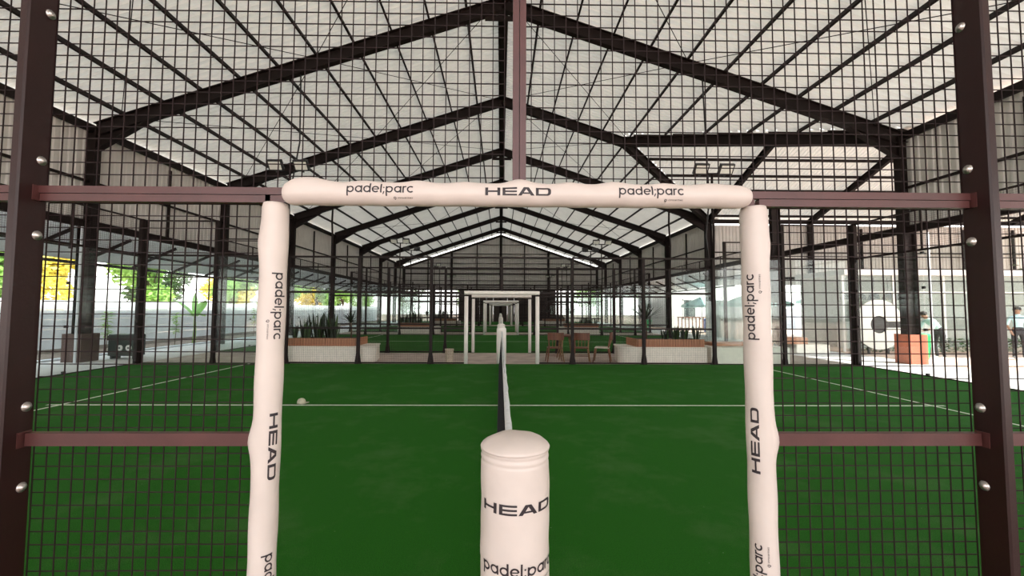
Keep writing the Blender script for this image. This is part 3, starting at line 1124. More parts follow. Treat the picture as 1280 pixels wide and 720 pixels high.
# far gateways: white sleeves and net post pads
bar_me = MB(); grid_tube(bar_me, lambda s, t: Vector((s, -0.055 * math.cos(t), 0.055 * math.sin(t))), [-1.06, -1.03, -0.5, 0, 0.5, 1.03, 1.06], 12)
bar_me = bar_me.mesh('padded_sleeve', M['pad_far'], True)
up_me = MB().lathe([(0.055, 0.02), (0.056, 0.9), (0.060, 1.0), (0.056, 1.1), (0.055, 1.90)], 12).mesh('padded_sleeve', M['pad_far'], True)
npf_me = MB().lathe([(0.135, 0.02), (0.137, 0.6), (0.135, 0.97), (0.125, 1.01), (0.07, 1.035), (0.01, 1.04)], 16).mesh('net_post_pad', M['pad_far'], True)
for k in range(4):
    for far in (0, 1):
        if k == 0 and far == 0: continue
        sd_ = 'far' if far else 'near'
        d = 1 if far else -1
        y = CY[k] + (10 if far else 0)
        o = put('padded_sleeve', bar_me, None, (0, y, 2.0))
        tag(o, f'white sleeve on the crossbar of the {sd_} gateway of the {CN[k]} court', 'padding', 'sleeves of the distant gateways')
        for s in (-1, 1):
            o = put('padded_sleeve', up_me, None, (s * 1.0, y, 0))
            tag(o, f'white sleeve on the {"left" if s < 0 else "right"} upright of the {sd_} gateway of the {CN[k]} court', 'padding', 'sleeves of the distant gateways')
        o = put('net_post_pad', npf_me, None, (-0.01, y + d * 0.09, 0))
        tag(o, f'white padded cylinder round the {sd_} net post of the {CN[k]} court', 'padding', 'net post pads')

# ------------------------------------------------------------------ floodlights on tall poles above the fences
def make_flood(face):
    """face -1: lamps look towards -y"""
    R = empty('floodlight_mast')
    MB().tube([(0, 0, 3.0), (0.02, 0, 3.8), (-0.02, 0, 4.6), (0, 0, 5.43)], 0.035, 8).build('pole', M['steel'], R, True)
    MB().box(-0.36, 0.36, -0.025, 0.025, 5.41, 5.46).build('cross_arm', M['steel'], R)
    for s in (-1, 1):
        rot = Matrix.Translation((s * 0.36, face * 0.10, 5.55)) @ Matrix.Rotation(face * -math.radians(38), 4, 'X')
        hd = MB().box(-0.20, 0.20, -0.05, 0.05, -0.15, 0.15, rot)
        hd.box(-0.03, 0.03, -0.03, 0.03, -0.22, -0.1, Matrix.Translation((s * 0.36, 0, 5.60)))
        h = hd.build('lamp_head', M['lamp_body'], R)
        MB().box(-0.165, 0.165, -0.056 if face < 0 else 0.050, -0.050 if face < 0 else 0.056, -0.115, 0.115, rot).build('lamp_glass', M['lamp_glass'], h)
    return R


fm = {-1: make_flood(-1), 1: make_flood(1)}
used = {-1: False, 1: False}
for k in range(4):
    for far in (0, 1):
        if k == 0 and far == 0: continue
        face = -1 if far else 1
        for s in (-1, 1):
            o = copy_tree(fm[face]) if used[face] else fm[face]
            used[face] = True
            o.location = (s * 6.03, CY[k] + (10.0 if far else 0.0) + 0.0, 0.02)
            tag(o, f'twin floodlight mast on the {"left" if s < 0 else "right"} of the {"far" if far else "near"} fence of the {CN[k]} court', 'floodlight', 'floodlight masts')

# hanging cables from the rafters to the fence tops
for nm, x, y0, x2, y2, lb in (('left', -6.15, 11.95, -6.0, 12.1, 'slack dark cable hanging beside the left floodlight of the nearest court'),
                              ('right', 6.10, 11.95, 6.0, 12.1, 'slack dark cable hanging beside the right floodlight of the nearest court')):
    zt = roofz(x2) - 0.60
    o = MB().tube([(x - 0.10, y0, 3.02), (x - 0.16, y0, 3.7), (x - 0.02, y0 + 0.05, 4.8), (x2 + 0.05, y0 + 0.1, 6.4), (x2, y2, zt)], 0.022, 6).build('power_cable', M['lamp_body'], None, True)
    tag(o, lb, 'cable')

# ------------------------------------------------------------------ planters on the walkways
def rounded_plan(x0, x1, y0, y1, r, right=True, n=8):
    p = [(x0, y0)]
    p += [(x1 - r + r * math.sin(PI / 2 * i / n), y0 + r - r * math.cos(PI / 2 * i / n)) for i in range(n + 1)]
    p += [(x1 - r * 0.3, y1), (x0, y1)]
    return p


def make_planter():
    """local x 0..2.6 with the rounded end at high x, front at y = 0"""
    R = empty('planter')
    MB().slab(rounded_plan(0, 2.50, 0, 1.15, 0.42), 0, 0.43).build('tiled_bench', M['tile'], R)
    MB().slab(rounded_plan(-0.01, 2.52, -0.012, 1.16, 0.42), 0.43, 0.465).build('bench_top', M['tile'], R)
    # small recessed joints: raised tiles on the front
    tb = MB()
    for i in range(22):
        for j in range(4):
            x = 0.02 + i * 0.100
            tb.box(x, x + 0.094, -0.005, 0.0, 0.02 + j * 0.1, 0.02 + j * 0.1 + 0.094)
    stuff(tb.build('tile', M['tile'], R))
    sme = MB().box(0, 0.070, 0, 0.025, 0.465, 0.690).mesh('slat', M['slat'])
    x = 0.02
    while x < 1.96:
        put('slat', sme, R, (x, 0.10, 0))
        x += 0.078
    sme2 = MB().box(0, 0.025, 0, 0.070, 0.465, 0.690).mesh('slat', M['slat'])
    y = 0.10
    while y < 1.05:
        put('slat', sme2, R, (x + 0.01, y, 0))
        y += 0.078
    MB().box(0.02, x, 0.125, 1.05, 0.465, 0.66).build('dirt', M['dirt'], R)
    return R, x


def leaf_blade(mb, base, tip, w, bend=0.0, n=5, twist=0.0):
    base, tip = Vector(base), Vector(tip)
    d = tip - base
    s = d.cross(Vector((0, 0, 1)))
    if s.length < 1e-3: s = Vector((1, 0, 0))
    s = Matrix.Rotation(twist, 3, d.normalized()) @ s.normalized()
    up = s.cross(d.normalized())
    k = len(mb.v)
    for i in range(n + 1):
        t = i / n
        c = base + d * t + Vector((0, 0, -bend * t * t)) * d.length
        ww = w * (0.55 + 0.9 * t) * (1 - t ** 3) * 0.5 + 0.001
        mb.v += [tuple(c - s * ww), tuple(c + up * ww * 0.25), tuple(c + s * ww)]
    for i in range(n):
        a = k + 3 * i
        mb.f += [(a, a + 1, a + 4, a + 3), (a + 1, a + 2, a + 5, a + 4)]


def make_snake_plant(seed, h):
    rnd = random.Random(seed)
    R = empty('snake_plant')
    for i in range(14):
        a = rnd.uniform(0, 2 * PI)
        r = rnd.uniform(0.02, 0.13)
        L = h * rnd.uniform(0.6, 1.0)
        mb = MB()
        leaf_blade(mb, (r * math.cos(a), r * math.sin(a), 0), (r * 2.0 * math.cos(a), r * 2.0 * math.sin(a), L), 0.075, 0.0, 5, rnd.uniform(0, 3))
        mb.build('leaf', M['leaf_dark'] if i % 3 else M['leaf_mid'], R)
    return R


def make_palm(seed, trunk, nl, ll, spread, w, m, name):
    rnd = random.Random(seed)
    R = empty(name)
    MB().tube([(0, 0, 0), (0.02, 0, trunk * 0.5), (-0.01, 0, trunk)], [0.028, 0.022, 0.026], 7).build('trunk', M['bark'], R, True)
    for i in range(nl):
        a = 2 * PI * i / nl + rnd.uniform(-0.3, 0.3)
        e = rnd.uniform(0.15, 1.25)
        L = ll * rnd.uniform(0.75, 1.0)
        mb = MB()
        d = Vector((math.cos(a) * math.cos(e), math.sin(a) * math.cos(e), math.sin(e))) * L
        leaf_blade(mb, (-0.01, 0, trunk), Vector((-0.01, 0, trunk)) + d, w, spread * rnd.uniform(0.5, 1.2), 6)
        mb.build('leaf', m, R)
    return R


pp, slx = make_planter()
WY = [11.98, 25.03, 38.08]
WN = ['first', 'second', 'third']
rows = {0: ('left', 'right'), 1: ('left', 'right'), 2: ('left', 'right')}
first = True
snA = [make_snake_plant(i, 0.75) for i in range(3)]
palmP = make_palm(5, 0.46, 24, 0.58, 0.30, 0.055, M['leaf_dark'], 'potted_palm')
yucP = make_palm(9, 0.60, 24, 0.78, 0.10, 0.055, M['leaf_dark'], 'spiky_yucca')
ORD = ['first', 'second', 'third', 'fourth', 'fifth', 'sixth', 'seventh', 'eighth', 'ninth', 'tenth', 'eleventh', 'twelfth', 'thirteenth', 'fourteenth', 'fifteenth', 'sixteenth', 'seventeenth']
un = set()
def use(o):
    if o.name in un: return copy_tree(o)
    un.add(o.name)
    return o
for wi, y in enumerate(WY):
    for sdn in ('left', 'right'):
        o = pp if first else copy_tree(pp)
        first = False
        if sdn == 'left':
            base = -6.18; o.location = (base, y, 0); fx = lambda u: base + u; fy = lambda v: y + v
        else:
            base = 5.92; o.location = (base, y, 0); o.scale = (-1, 1, 1); fx = lambda u: base - u; fy = lambda v: y + v
        tag(o, f'white tiled planter bench with terracotta slats on the {sdn} of the {WN[wi]} walkway', 'planter', 'planter benches')
        spots = [0.12, 0.30, 0.52, 0.70, 0.88, 1.10, 1.30] if sdn == 'left' else [0.15, 0.38, 0.52, 0.66, 0.80, 1.0]
        for j, u in enumerate(spots):
            q = use(snA[j % 3])
            q.location = (fx(u), fy(0.35 + 0.22 * (j % 2)), 0.655)
            sc = (0.85 if j % 2 else 0.62) if sdn == 'left' else (0.50 if j % 2 else 0.60)
            if sdn == 'left' and j in (3, 5): sc = 1.1
            q.scale = (sc, sc, sc)
            q.rotation_euler = (0, 0, j * 1.3)
            tag(q, (f'{ORD[j]} sword-leaved plant from the outer end of the {sdn} planter nearest the lens' if wi == 0 else f'{ORD[j]} sword-leaved plant from the outer end of the {sdn} planter, {WN[wi]} walkway'), 'plant', f'sword-leaved plants in the {sdn} planter of the {WN[wi]} walkway')
        if sdn == 'left':
            q = use(palmP)
            q.location = (fx(1.66), fy(0.62), 0.655)
            tag(q, f'small dark fan palm on a thin stem in the left planter of the {WN[wi]} walkway', 'palm', 'plants with stems in the planters')
        else:
            q = use(yucP)
            q.location = (fx(1.62), fy(0.40), 0.655)
            tag(q, f'spiky yucca with long narrow leaves in the right planter of the {WN[wi]} walkway', 'yucca', 'plants with stems in the planters')
# long white bench carrying on to the right of the first right-hand planter, and a further bench beyond the right end wall
bn = tag(empty('tiled_bench', (6.05, 12.02, 0)), 'low white tiled bench running right from the right planter of the first walkway', 'bench')
MB().box(0.02, 2.3, 0.0, 1.1, 0, 0.46).build('bench_base', M['tile'], bn)
MB().box(0.3, 2.15, 0.5, 1.05, 0.462, 0.56).build('backrest', M['slat'], bn)
b2 = tag(empty('tiled_bench', (10.4, 14.6, 0)), 'short white bench with terracotta cushion block beyond the right glass end wall', 'bench')
MB().bevel_box(0.0, 1.2, 0.0, 0.7, 0, 0.34, 0.02).build('bench_base', M['tile'], b2)
MB().bevel_box(-0.3, 0.55, 0.15, 0.6, 0.342, 0.58, 0.03).build('backrest', M['slat'], b2)

# ------------------------------------------------------------------ walkway furniture
def make_chair(cush):
    R = empty('wooden_chair')
    w = M['brown_wood']
    MB().bevel_box(-0.21, 0.21, -0.21, 0.21, 0.41, 0.445, 0.015).build('seat', M['cushion'] if cush else w, R)
    for sx in (-1, 1):
        for sy in (-1, 1):
            top = 0.41 if sy > 0 else 0.86
            pts = [(sx * 0.245, sy * 0.25, 0), (sx * 0.185, sy * 0.185, 0.41)]
            if sy < 0: pts.append((sx * 0.205, -0.25, 0.84))
            MB().tube(pts, [0.016, 0.021, 0.016][:len(pts)], 8).build('leg', M['tan_wood'] if sx > 0 else w, R, True)
    mb = MB()
    n = 10
    for z0, z1, nm in ((0.66, 0.87, 'backrest'),):
        mb = MB()
        for i in range(n + 1):
            t = -1 + 2 * i / n
            x = 0.235 * t
            y = -0.245 - 0.06 * (1 - t * t)
            for dy, z in ((-0.012, z0), (0.012, z0), (0.012, z1), (-0.012, z1)):
                mb.v.append((x, y + dy, z))
        for i in range(n):
            for j in range(4):
                j2 = (j + 1) % 4
                mb.f.append((i * 4 + j, i * 4 + j2, (i + 1) * 4 + j2, (i + 1) * 4 + j))
        mb.f += [(3, 2, 1, 0), tuple(n * 4 + j for j in range(4))]
        mb.build(nm, w, R)
    for x in (-0.09, 0.0, 0.09):
        MB().tube([(x, -0.19, 0.44), (x, -0.29, 0.67)], 0.010, 6).build('spindle', M['tan_wood'], R)
    MB().tube([(-0.215, 0.21, 0.2), (0.215, 0.21, 0.2)], 0.010, 6).build('stretcher', w, R)
    MB().tube([(-0.215, -0.21, 0.2), (0.215, -0.21, 0.2)], 0.010, 6).build('stretcher', w, R)
    return R


c1 = make_chair(False)
c1.location = (1.56, 12.28, 0)
tag(c1, 'red-brown wooden chair nearest the white far gateway, back to the court', 'chair', 'wooden chairs on the walkway')
c2 = copy_tree(c1)
c2.location = (2.34, 12.26, 0); c2.rotation_euler = (0, 0, -0.15)
tag(c2, 'red-brown wooden chair in the middle of the three on the walkway', 'chair', 'wooden chairs on the walkway')
c3 = make_chair(True)
c3.location = (2.98, 12.36, 0); c3.rotation_euler = (0, 0, 1.25)
tag(c3, 'wooden chair turned sideways with a pale seat, next to the right planter', 'chair', 'wooden chairs on the walkway')
tb = tag(empty('round_table', (2.0, 13.05, 0)), 'round red-brown wooden table behind the walkway chairs', 'table')
MB().lathe([(0.02, 0.70), (0.40, 0.71), (0.42, 0.72), (0.42, 0.745), (0.41, 0.75), (0.02, 0.751)], 28).build('tabletop', M['brown_wood'], tb)
for i in range(4):
    a = PI / 4 + i * PI / 2
    MB().tube([(0.34 * math.cos(a), 0.34 * math.sin(a), 0), (0.16 * math.cos(a), 0.16 * math.sin(a), 0.71)], [0.016, 0.022], 8).build('leg', M['tan_wood'], tb, True)
bi = tag(empty('waste_basket', (-1.50, 12.02, 0)), 'small beige woven basket on the walkway left of the far gateway', 'basket')
MB().lathe([(0.105, 0.0), (0.11, 0.02), (0.118, 0.36), (0.130, 0.37), (0.130, 0.40), (0.115, 0.40), (0.10, 0.05)], 16).build('basket', M['rattan'], bi, True)
for i in range(3):
    MB().lathe([(0.1145 + 0.002 * i, 0.1 + 0.09 * i), (0.121 + 0.002 * i, 0.11 + 0.09 * i), (0.1155 + 0.002 * i, 0.12 + 0.09 * i)], 16, cap=False).build('band', M['rattan'], bi)

# cap left on the turf
cp = tag(empty('cloth_cap', (-3.24, 6.83, 0.012), 0.1), 'beige cloth cap lying on the turf behind the white line', 'cap')
mb = MB()
mb.lathe([(0.088, 0.0), (0.090, 0.03), (0.084, 0.065), (0.066, 0.095), (0.035, 0.113), (0.006, 0.118)], 20)
mb.build('crown', M['cap_cloth'], cp, True)
cp.scale = (0.72, 0.72, 0.72)
mb = MB()
n = 12
for i in range(n + 1):
    a = -1.15 + 2.3 * i / n
    for r, z in ((0.086, 0.012), (0.165 - 0.02 * abs(a), 0.020 - 0.012 * a * a), (0.165 - 0.02 * abs(a), 0.024 - 0.012 * a * a), (0.086, 0.018)):
        mb.v.append((r * math.cos(a), r * math.sin(a), max(0.001, z)))
for i in range(n):
    for j in range(4):
        j2 = (j + 1) % 4
        mb.f.append((i * 4 + j, i * 4 + j2, (i + 1) * 4 + j2, (i + 1) * 4 + j))
mb.build('visor', M['cap_cloth'], cp)
MB().lathe([(0.009, 0.116), (0.008, 0.121), (0.002, 0.123)], 8).build('button', M['cap_cloth'], cp)

# boxes round the first columns, cabinet, bins
def column_box(x, y, w, h, m, label, cat):
    R = tag(empty('column_box', (x, y, 0)), label, cat, 'boxes round the column feet')
    t = 0.03
    MB().box(-w / 2, w / 2, -w / 2, -w / 2 + t, 0, h).build('panel', m, R)
    MB().box(-w / 2, w / 2, w / 2 - t, w / 2, 0, h).build('panel', m, R)
    MB().box(-w / 2, -w / 2 + t, -w / 2 + t, w / 2 - t, 0, h).build('panel', m, R)
    MB().box(w / 2 - t, w / 2, -w / 2 + t, w / 2 - t, 0, h).build('panel', m, R)
    # lid in two halves around the steel column
    MB().box(-w / 2 + t, -0.20, -w / 2 + t, w / 2 - t, h - 0.03, h - 0.005).build('lid', m, R)
    MB().box(0.20, w / 2 - t, -w / 2 + t, w / 2 - t, h - 0.03, h - 0.005).build('lid', m, R)
column_box(-12.0, 12.1, 0.54, 0.80, M['box_brown'], 'dark brown box boxing in the foot of the first left column', 'box')
column_box(12.0, 12.1, 0.50, 0.86, M['box_orange'], 'terracotta orange box boxing in the foot of the first right column', 'box')
pk = M['panel']
for x, y, lb in ((-11.75, 11.70, 'pale vertical pipe in front of the first left column'), (12.25, 11.72, 'white vertical pipe on the first right column')):
    o = MB().tube([(x, y, 0), (x, y, 3.8)], 0.03, 8).build('downpipe', M['panel'], None, True)
    tag(o, lb, 'pipe')

cb_ = tag(empty('equipment_cabinet', (-11.36, 12.85, 0)), 'black equipment cabinet with two round white dials by the left glass wall', 'cabinet')
MB().bevel_box(-0.40, 0.40, -0.2, 0.2, 0.10, 0.74, 0.02).build('body', M['cabinet'], cb_)
for x in (-0.33, 0.33):
    MB().box(x - 0.03, x + 0.03, -0.15, 0.15, 0, 0.10).build('foot', M['cabinet'], cb_)
MB().box(-0.40, 0.40, -0.215, -0.2, 0.56, 0.70).build('front_plate', M['lamp_body'], cb_)
for x in (-0.02, 0.24):
    o = MB().tube([(x, -0.2, 0.34), (x, -0.225, 0.34)], 0.085, 20).build('dial', M['dial'], cb_)
    MB().tube([(x, -0.225, 0.34), (x, -0.235, 0.34)], 0.025, 12).build('dial_hub', M['cabinet'], o)


def make_bin(m, h=0.74):
    R = empty('wheelie_bin')
    mb = MB()
    def ring(w, d, z, off=0): return [(-w, -d + off, z), (w, -d + off, z), (w, d + off, z), (-w, d + off, z)]
    p = ring(0.19, 0.20, 0.04) + ring(0.24, 0.27, h - 0.06)
    mb.add(p, [(3, 2, 1, 0), (0, 1, 5, 4), (1, 2, 6, 5), (2, 3, 7, 6), (3, 0, 4, 7), (4, 5, 6, 7)])
    mb.build('body', m, R)
    mb = MB()
    p = ring(0.26, 0.29, h - 0.06) + ring(0.26, 0.29, h - 0.02) + ring(0.20, 0.22, h + 0.03)
    mb.add(p, [(3, 2, 1, 0), (8, 9, 10, 11)] + [(a + i, a + (i + 1) % 4, a + 4 + (i + 1) % 4, a + 4 + i) for a in (0, 4) for i in range(4)])
    mb.build('lid', m, R)
    for s in (-1, 1):
        MB().tube([(s * 0.17, 0.24, 0.08), (s * 0.23, 0.24, 0.08)], 0.08, 14).build('wheel', M['lamp_body'], R)
    MB().tube([(-0.2, 0.33, h - 0.08), (0.2, 0.33, h - 0.08)], 0.015, 8).build('handle', m, R)
    return R


gb = make_bin(M['green'], 0.80)
gb.location = (13.12, 13.05, 0)
tag(gb, 'bright green wheelie bin behind the terracotta column box', 'bin', 'green bins')
g2 = copy_tree(gb)
g2.location = (9.5 + 1.0, 29.9, 0)
tag(g2, 'small distant green bin seen past the spiky yucca', 'bin', 'green bins')
bl = tag(empty('barrel', (14.6, 29.2, 0)), 'blue plastic barrel beside a distant column on the right', 'barrel')
MB().lathe([(0.26, 0), (0.29, 0.05), (0.30, 0.3), (0.285, 0.33), (0.30, 0.36), (0.30, 0.62), (0.285, 0.65), (0.29, 0.90), (0.26, 0.94), (0.24, 0.92), (0.02, 0.92)], 20).build('drum', M['blue'], bl, True)
MB().lathe([(0.05, 0.92), (0.05, 0.95), (0.01, 0.95)], 10, c=(0.12, 0, 0)).build('bung', M['lamp_body'], bl)

# ------------------------------------------------------------------ cafe pavilion on the right with the round sign
cf = tag(empty('cafe_pavilion', (12.6, 15.2, 0)), 'low glass-fronted cafe pavilion under the right side roof', 'building')
MB().box(0, 11.5, 0, 2.2, 0, 0.04).build('floor_slab', M['paving'], cf)
MB().box(-0.1, 11.6, -0.25, 2.3, 2.85, 3.05).build('roof_slab', M['house'], cf)
MB().box(0.05, 11.45, 2.1, 2.2, 0.04, 2.85).build('back_wall', M['cafe_wall'], cf)
for i in range(7):
    x = i * 1.9
    MB().box(x, x + 0.07, 0.0, 0.07, 0.04, 2.85).build('mullion', M['house'], cf)
    if i < 6:
        MB().box(x + 0.07, x + 1.9, 0.03, 0.045, 0.06, 2.83).build('glass_pane', M['cafe_glass'], cf)
MB().box(0.0, 11.47, -0.02, 0.09, 2.20, 2.26).build('transom', M['house'], cf)
MB().bevel_box(1.2, 5.0, 1.3, 1.8, 0.04, 1.1, 0.02).build('counter', M['house'], cf)
for i in range(5):
    MB().lathe([(0.04, 0.55), (0.16, 0.40), (0.20, 0.25), (0.20, 0.23), (0.03, 0.30)], 12, c=(0.9 + i * 0.55, 0.9, 1.75)).tube([(0.9 + i * 0.55, 0.9, 2.28), (0.9 + i * 0.55, 0.9, 2.85)], 0.01, 5).build('pendant_lamp', M['sign_dark'], cf)
hd = MB()
rnd = random.Random(3)
for i in range(2600):
    x, y, z = rnd.uniform(0.3, 11.0), rnd.uniform(-0.24, -0.08), rnd.uniform(0.05, 0.55)
    a, b = rnd.uniform(0, 6.28), rnd.uniform(-0.6, 0.6)
    u = Vector((math.cos(a), math.sin(a), b)).normalized() * 0.05
    v = Vector((-math.sin(a), math.cos(a), rnd.uniform(-1, 1))).normalized() * 0.025
    c = Vector((x, y, z))
    hd.add([c - u, c + v, c + u, c - v], [(0, 1, 2, 3)])
hg = hd.build('hedge', M['leaf_mid'], None, loc=(12.6, 15.2, 0))
tag(hg, 'low green hedge along the foot of the cafe glass', 'hedge', kind='stuff')

sg = tag(empty('round_sign', (13.55, 14.82, 1.05)), 'big round white sign with a dark hole and slot beside the right column', 'sign')
ro, ri, hs = 0.89, 0.315, 0.115
mb = MB()
a0 = math.asin(hs / ri); a1 = math.asin(hs / ro)
n = 56
ring = []
for i in range(n + 1):
    t = i / n
    ai = a0 + (2 * PI - 2 * a0) * t
    ao = a1 + (2 * PI - 2 * a1) * t
    for y in (-0.05, 0.0):
        mb.v.append((ri * math.cos(ai), y, ri * math.sin(ai)))
        mb.v.append((ro * math.cos(ao), y, ro * math.sin(ao)))
for i in range(n):
    a, b = i * 4, i * 4 + 4
    mb.f += [(a, a + 1, b + 1, b), (a + 2, b + 2, b + 3, a + 3), (a, b, b + 2, a + 2), (a + 1, a + 3, b + 3, b + 1)]
mb.f += [(0, 2, 3, 1), (n * 4, n * 4 + 1, n * 4 + 3, n * 4 + 2)]
mb.build('sign_face', M['sign'], sg)
MB().tube([(0, 0.002, 0), (0, 0.05, 0)], 0.84, 40).build('sign_backing', M['sign_dark'], sg)
for x in (-0.35, 0.35):
    MB().box(x - 0.03, x + 0.03, 0.0, 0.06, -1.03, -0.5).build('foot', M['sign_dark'], sg)

# parasols
def make_parasol():
    R = empty('parasol')
    MB().tube([(0, 0, 0), (0, 0, 2.5)], 0.025, 8).build('pole', M['house'], R, True)
    MB().lathe([(0.28, 0), (0.28, 0.06), (0.05, 0.09)], 16).build('base', M['plinth'], R)
    mb = MB()
    n = 8
    mb.v.append((0, 0, 2.48))
    for i in range(n):
        a = 2 * PI * i / n
        mb.v.append((1.40 * math.cos(a), 1.40 * math.sin(a), 1.86))
    for i in range(n):
        a = 2 * PI * i / n
        mb.v.append((1.40 * math.cos(a), 1.40 * math.sin(a), 1.72))
    mb.v.append((0, 0, 2.45))
    for i in range(n):
        j = (i + 1) % n
        mb.f.append((0, 1 + i, 1 + j))
        mb.f.append((1 + i, 9 + i, 9 + j, 1 + j))
    mb.build('canopy', M['parasol'], R)
    for i in range(n):
        a = 2 * PI * i / n
        MB().tube([(0, 0, 2.42), (1.36 * math.cos(a), 1.36 * math.sin(a), 1.83)], 0.010, 5).build('rib', M['house'], R)
    return R


pz = make_parasol()
for i, (x, y, lb) in enumerate(((13.6, 28.0, 'pale teal parasol farthest back, left of the right gateway upright'),
                                (11.95, 19.4, 'pale teal parasol seen on both sides of the right gateway upright'),
                                (18.2, 22.4, 'pale teal parasol just left of the round white sign'))):
    o = pz if i == 0 else copy_tree(pz)
    o.location = (x, y, 0.0)
    o.scale = ((1, 1, 1), (1.08, 1.08, 1.0), (1.3, 1.3, 1.12))[i]
    tag(o, lb, 'parasol', 'teal parasols on the right')

# white house, railings and right boundary
wh = tag(empty('white_house', (14.6, 36.0, 0)), 'sunlit white house beyond the right side of the courts', 'building')
MB().box(0, 9, 0, 8, 0, 4.6).build('wall', M['house'], wh)
MB().box(-0.3, 9.3, -0.3, 8.3, 4.6, 4.8).build('roof_slab', M['house'], wh)
for x, z0, z1 in ((1.3, 0.9, 2.4), (4.0, 0.9, 2.4), (6.4, 0.9, 2.4)):
    f = MB().box(x - 0.06, x + 1.06, -0.05, 0.0, z0 - 0.06, z1 + 0.06).build('window_frame', M['house'], wh)
    MB().box(x, x + 1.0, -0.055, -0.05, z0, z1).build('pane', M['window_dark'], f)
rl = tag(empty('railing', (13.4, 31.5, 0)), 'dark wooden railing in front of the white house', 'railing')
MB().box(0, 2.6, -0.03, 0.03, 0.95, 1.03).build('top_rail', M['brown_wood'], rl)
for i in range(10):
    MB().box(0.05 + i * 0.27, 0.12 + i * 0.27, -0.02, 0.02, 0, 0.95).build('baluster', M['brown_wood'], rl)
plk = MB().box(0, 2.36, -0.03, 0.03, 0, 0.33).mesh('panel', M['panel'])
pst = MB().box(-0.07, 0.07, -0.07, 0.07, -0.03, 1.82).mesh('wall_post', M['panel'])
wl = struct(empty('boundary_wall'))
for i in range(22):
    y = -2.0 + 2.5 * i
    p = put('wall_post', pst, wl, (-15.5, y, 0))
    for j in range(5):
        put('panel', plk, wl, (-15.5 + 0.004 * ((i + j) % 3), y + 0.07, 0.10 + j * 0.34), PI / 2)
MB().box(-15.65, -15.35, -2.0, 53, -0.03, 0.10).build('plinth', M['plinth'], wl)
wr = struct(empty('boundary_wall'))
for i in range(12):
    y = 24.5 + 2.5 * i
    put('wall_post', pst, wr, (24.5, y, 0))
    for j in range(5):
        put('panel', plk, wr, (24.5, y + 0.07, 0.0 + j * 0.34), PI / 2)
# grey timber screen behind the parasols
sc = tag(empty('timber_screen', (9.9 + 0.8, 21.6, 0)), 'grey vertical slat screen behind the parasols', 'screen')
scm = MB().box(0, 0.14, -0.015, 0.015, 0, 2.0).mesh('slat', M['canopy'])
for i in range(12):
    put('slat', scm, sc, (i * 0.16, 0, 0))
for z in (0.3, 1.7):
    MB().box(-0.02, 1.95, 0.016, 0.05, z, z + 0.08).build('rail', M['canopy'], sc)

# ------------------------------------------------------------------ greenery
def make_tree(name, seed, h, cr, nleaf, m, loc, label, group, cat='tree', ls=0.19):
    rnd = random.Random(seed)
    R = tag(empty(name, loc), label, cat, group)
    tr = MB()
    th = h * 0.45
    tr.tube([(0, 0, 0), (rnd.uniform(-.1, .1), 0, th * 0.5), (rnd.uniform(-.2, .2), rnd.uniform(-.2, .2), th), (0, 0, h * 0.8)], [0.13, 0.11, 0.09, 0.03], 7)
    blobs = []
    for i in range(9):
        a = rnd.uniform(0, 6.28)
        r = cr * rnd.uniform(0.2, 0.8)
        z = h * rnd.uniform(0.32, 0.92)
        c = Vector((r * math.cos(a), r * math.sin(a), z))
        blobs.append((c, cr * rnd.uniform(0.35, 0.6)))
        tr.tube([(0, 0, th * rnd.uniform(0.7, 1.0)), c * 0.5 + Vector((0, 0, th * 0.45)), c], [0.05, 0.035, 0.012], 5)
    tr.build('trunk', M['bark'], R, True)
    lf = MB()
    for i in range(nleaf):
        c, r = rnd.choice(blobs)
        d = Vector((rnd.gauss(0, 1), rnd.gauss(0, 1), rnd.gauss(0, 1))).normalized() * r * rnd.uniform(0.5, 1.05)
        p = c + d
        u = Vector((rnd.gauss(0, 1), rnd.gauss(0, 1), rnd.gauss(0, .6))).normalized()
        v = u.cross(Vector((rnd.gauss(0, 1), rnd.gauss(0, 1), rnd.gauss(0, 1)))).normalized()
        s = ls * rnd.uniform(0.6, 1.2)
        lf.add([p - u * s, p + v * s * 0.45, p + u * s, p - v * s * 0.45], [(0, 1, 2, 3)])
    stuff(lf.build('foliage', m, R))
    return R


for i in range(17):
    y = 2.0 + i * 3.3
    m = (M['leaf_bright'], M['leaf_yellow'], M['leaf_bright'], M['leaf_mid'])[i % 4]
    kind = ('light green', 'yellow flowering', 'bright green', 'mid green')[i % 4]
    make_tree('garden_tree', 20 + i, 4.6 + (i * 37 % 10) * 0.2, 1.6, 3600, m, (-18.2 - (i % 2) * 2.4, y, -0.03),
              f'{ORD[i]} tree from the front behind the left boundary wall, {kind}', 'trees behind the left wall')
TL = ['mid green tree nearest the lens behind the right boundary', 'bright green tree, second behind the right boundary', 'mid green tree farthest back behind the right boundary',
      'bright green tree behind the hall, right half', 'mid green tree behind the hall near its centre', 'bright green tree behind the hall, left of centre',
      'mid green tree behind the hall at its left corner', 'bright green tree behind the white house']
for i, (x, y) in enumerate(((27, 20), (27.5, 27), (27, 34), (12, 58), (4, 60), (-5, 59), (-13, 58), (19.5, 52))):
    make_tree('garden_tree', 60 + i, 5.5 + (i % 3), 2.3, 1500, M['leaf_bright'] if i % 2 else M['leaf_mid'], (x, y, -0.03),
              TL[i], 'trees on the right and at the back')

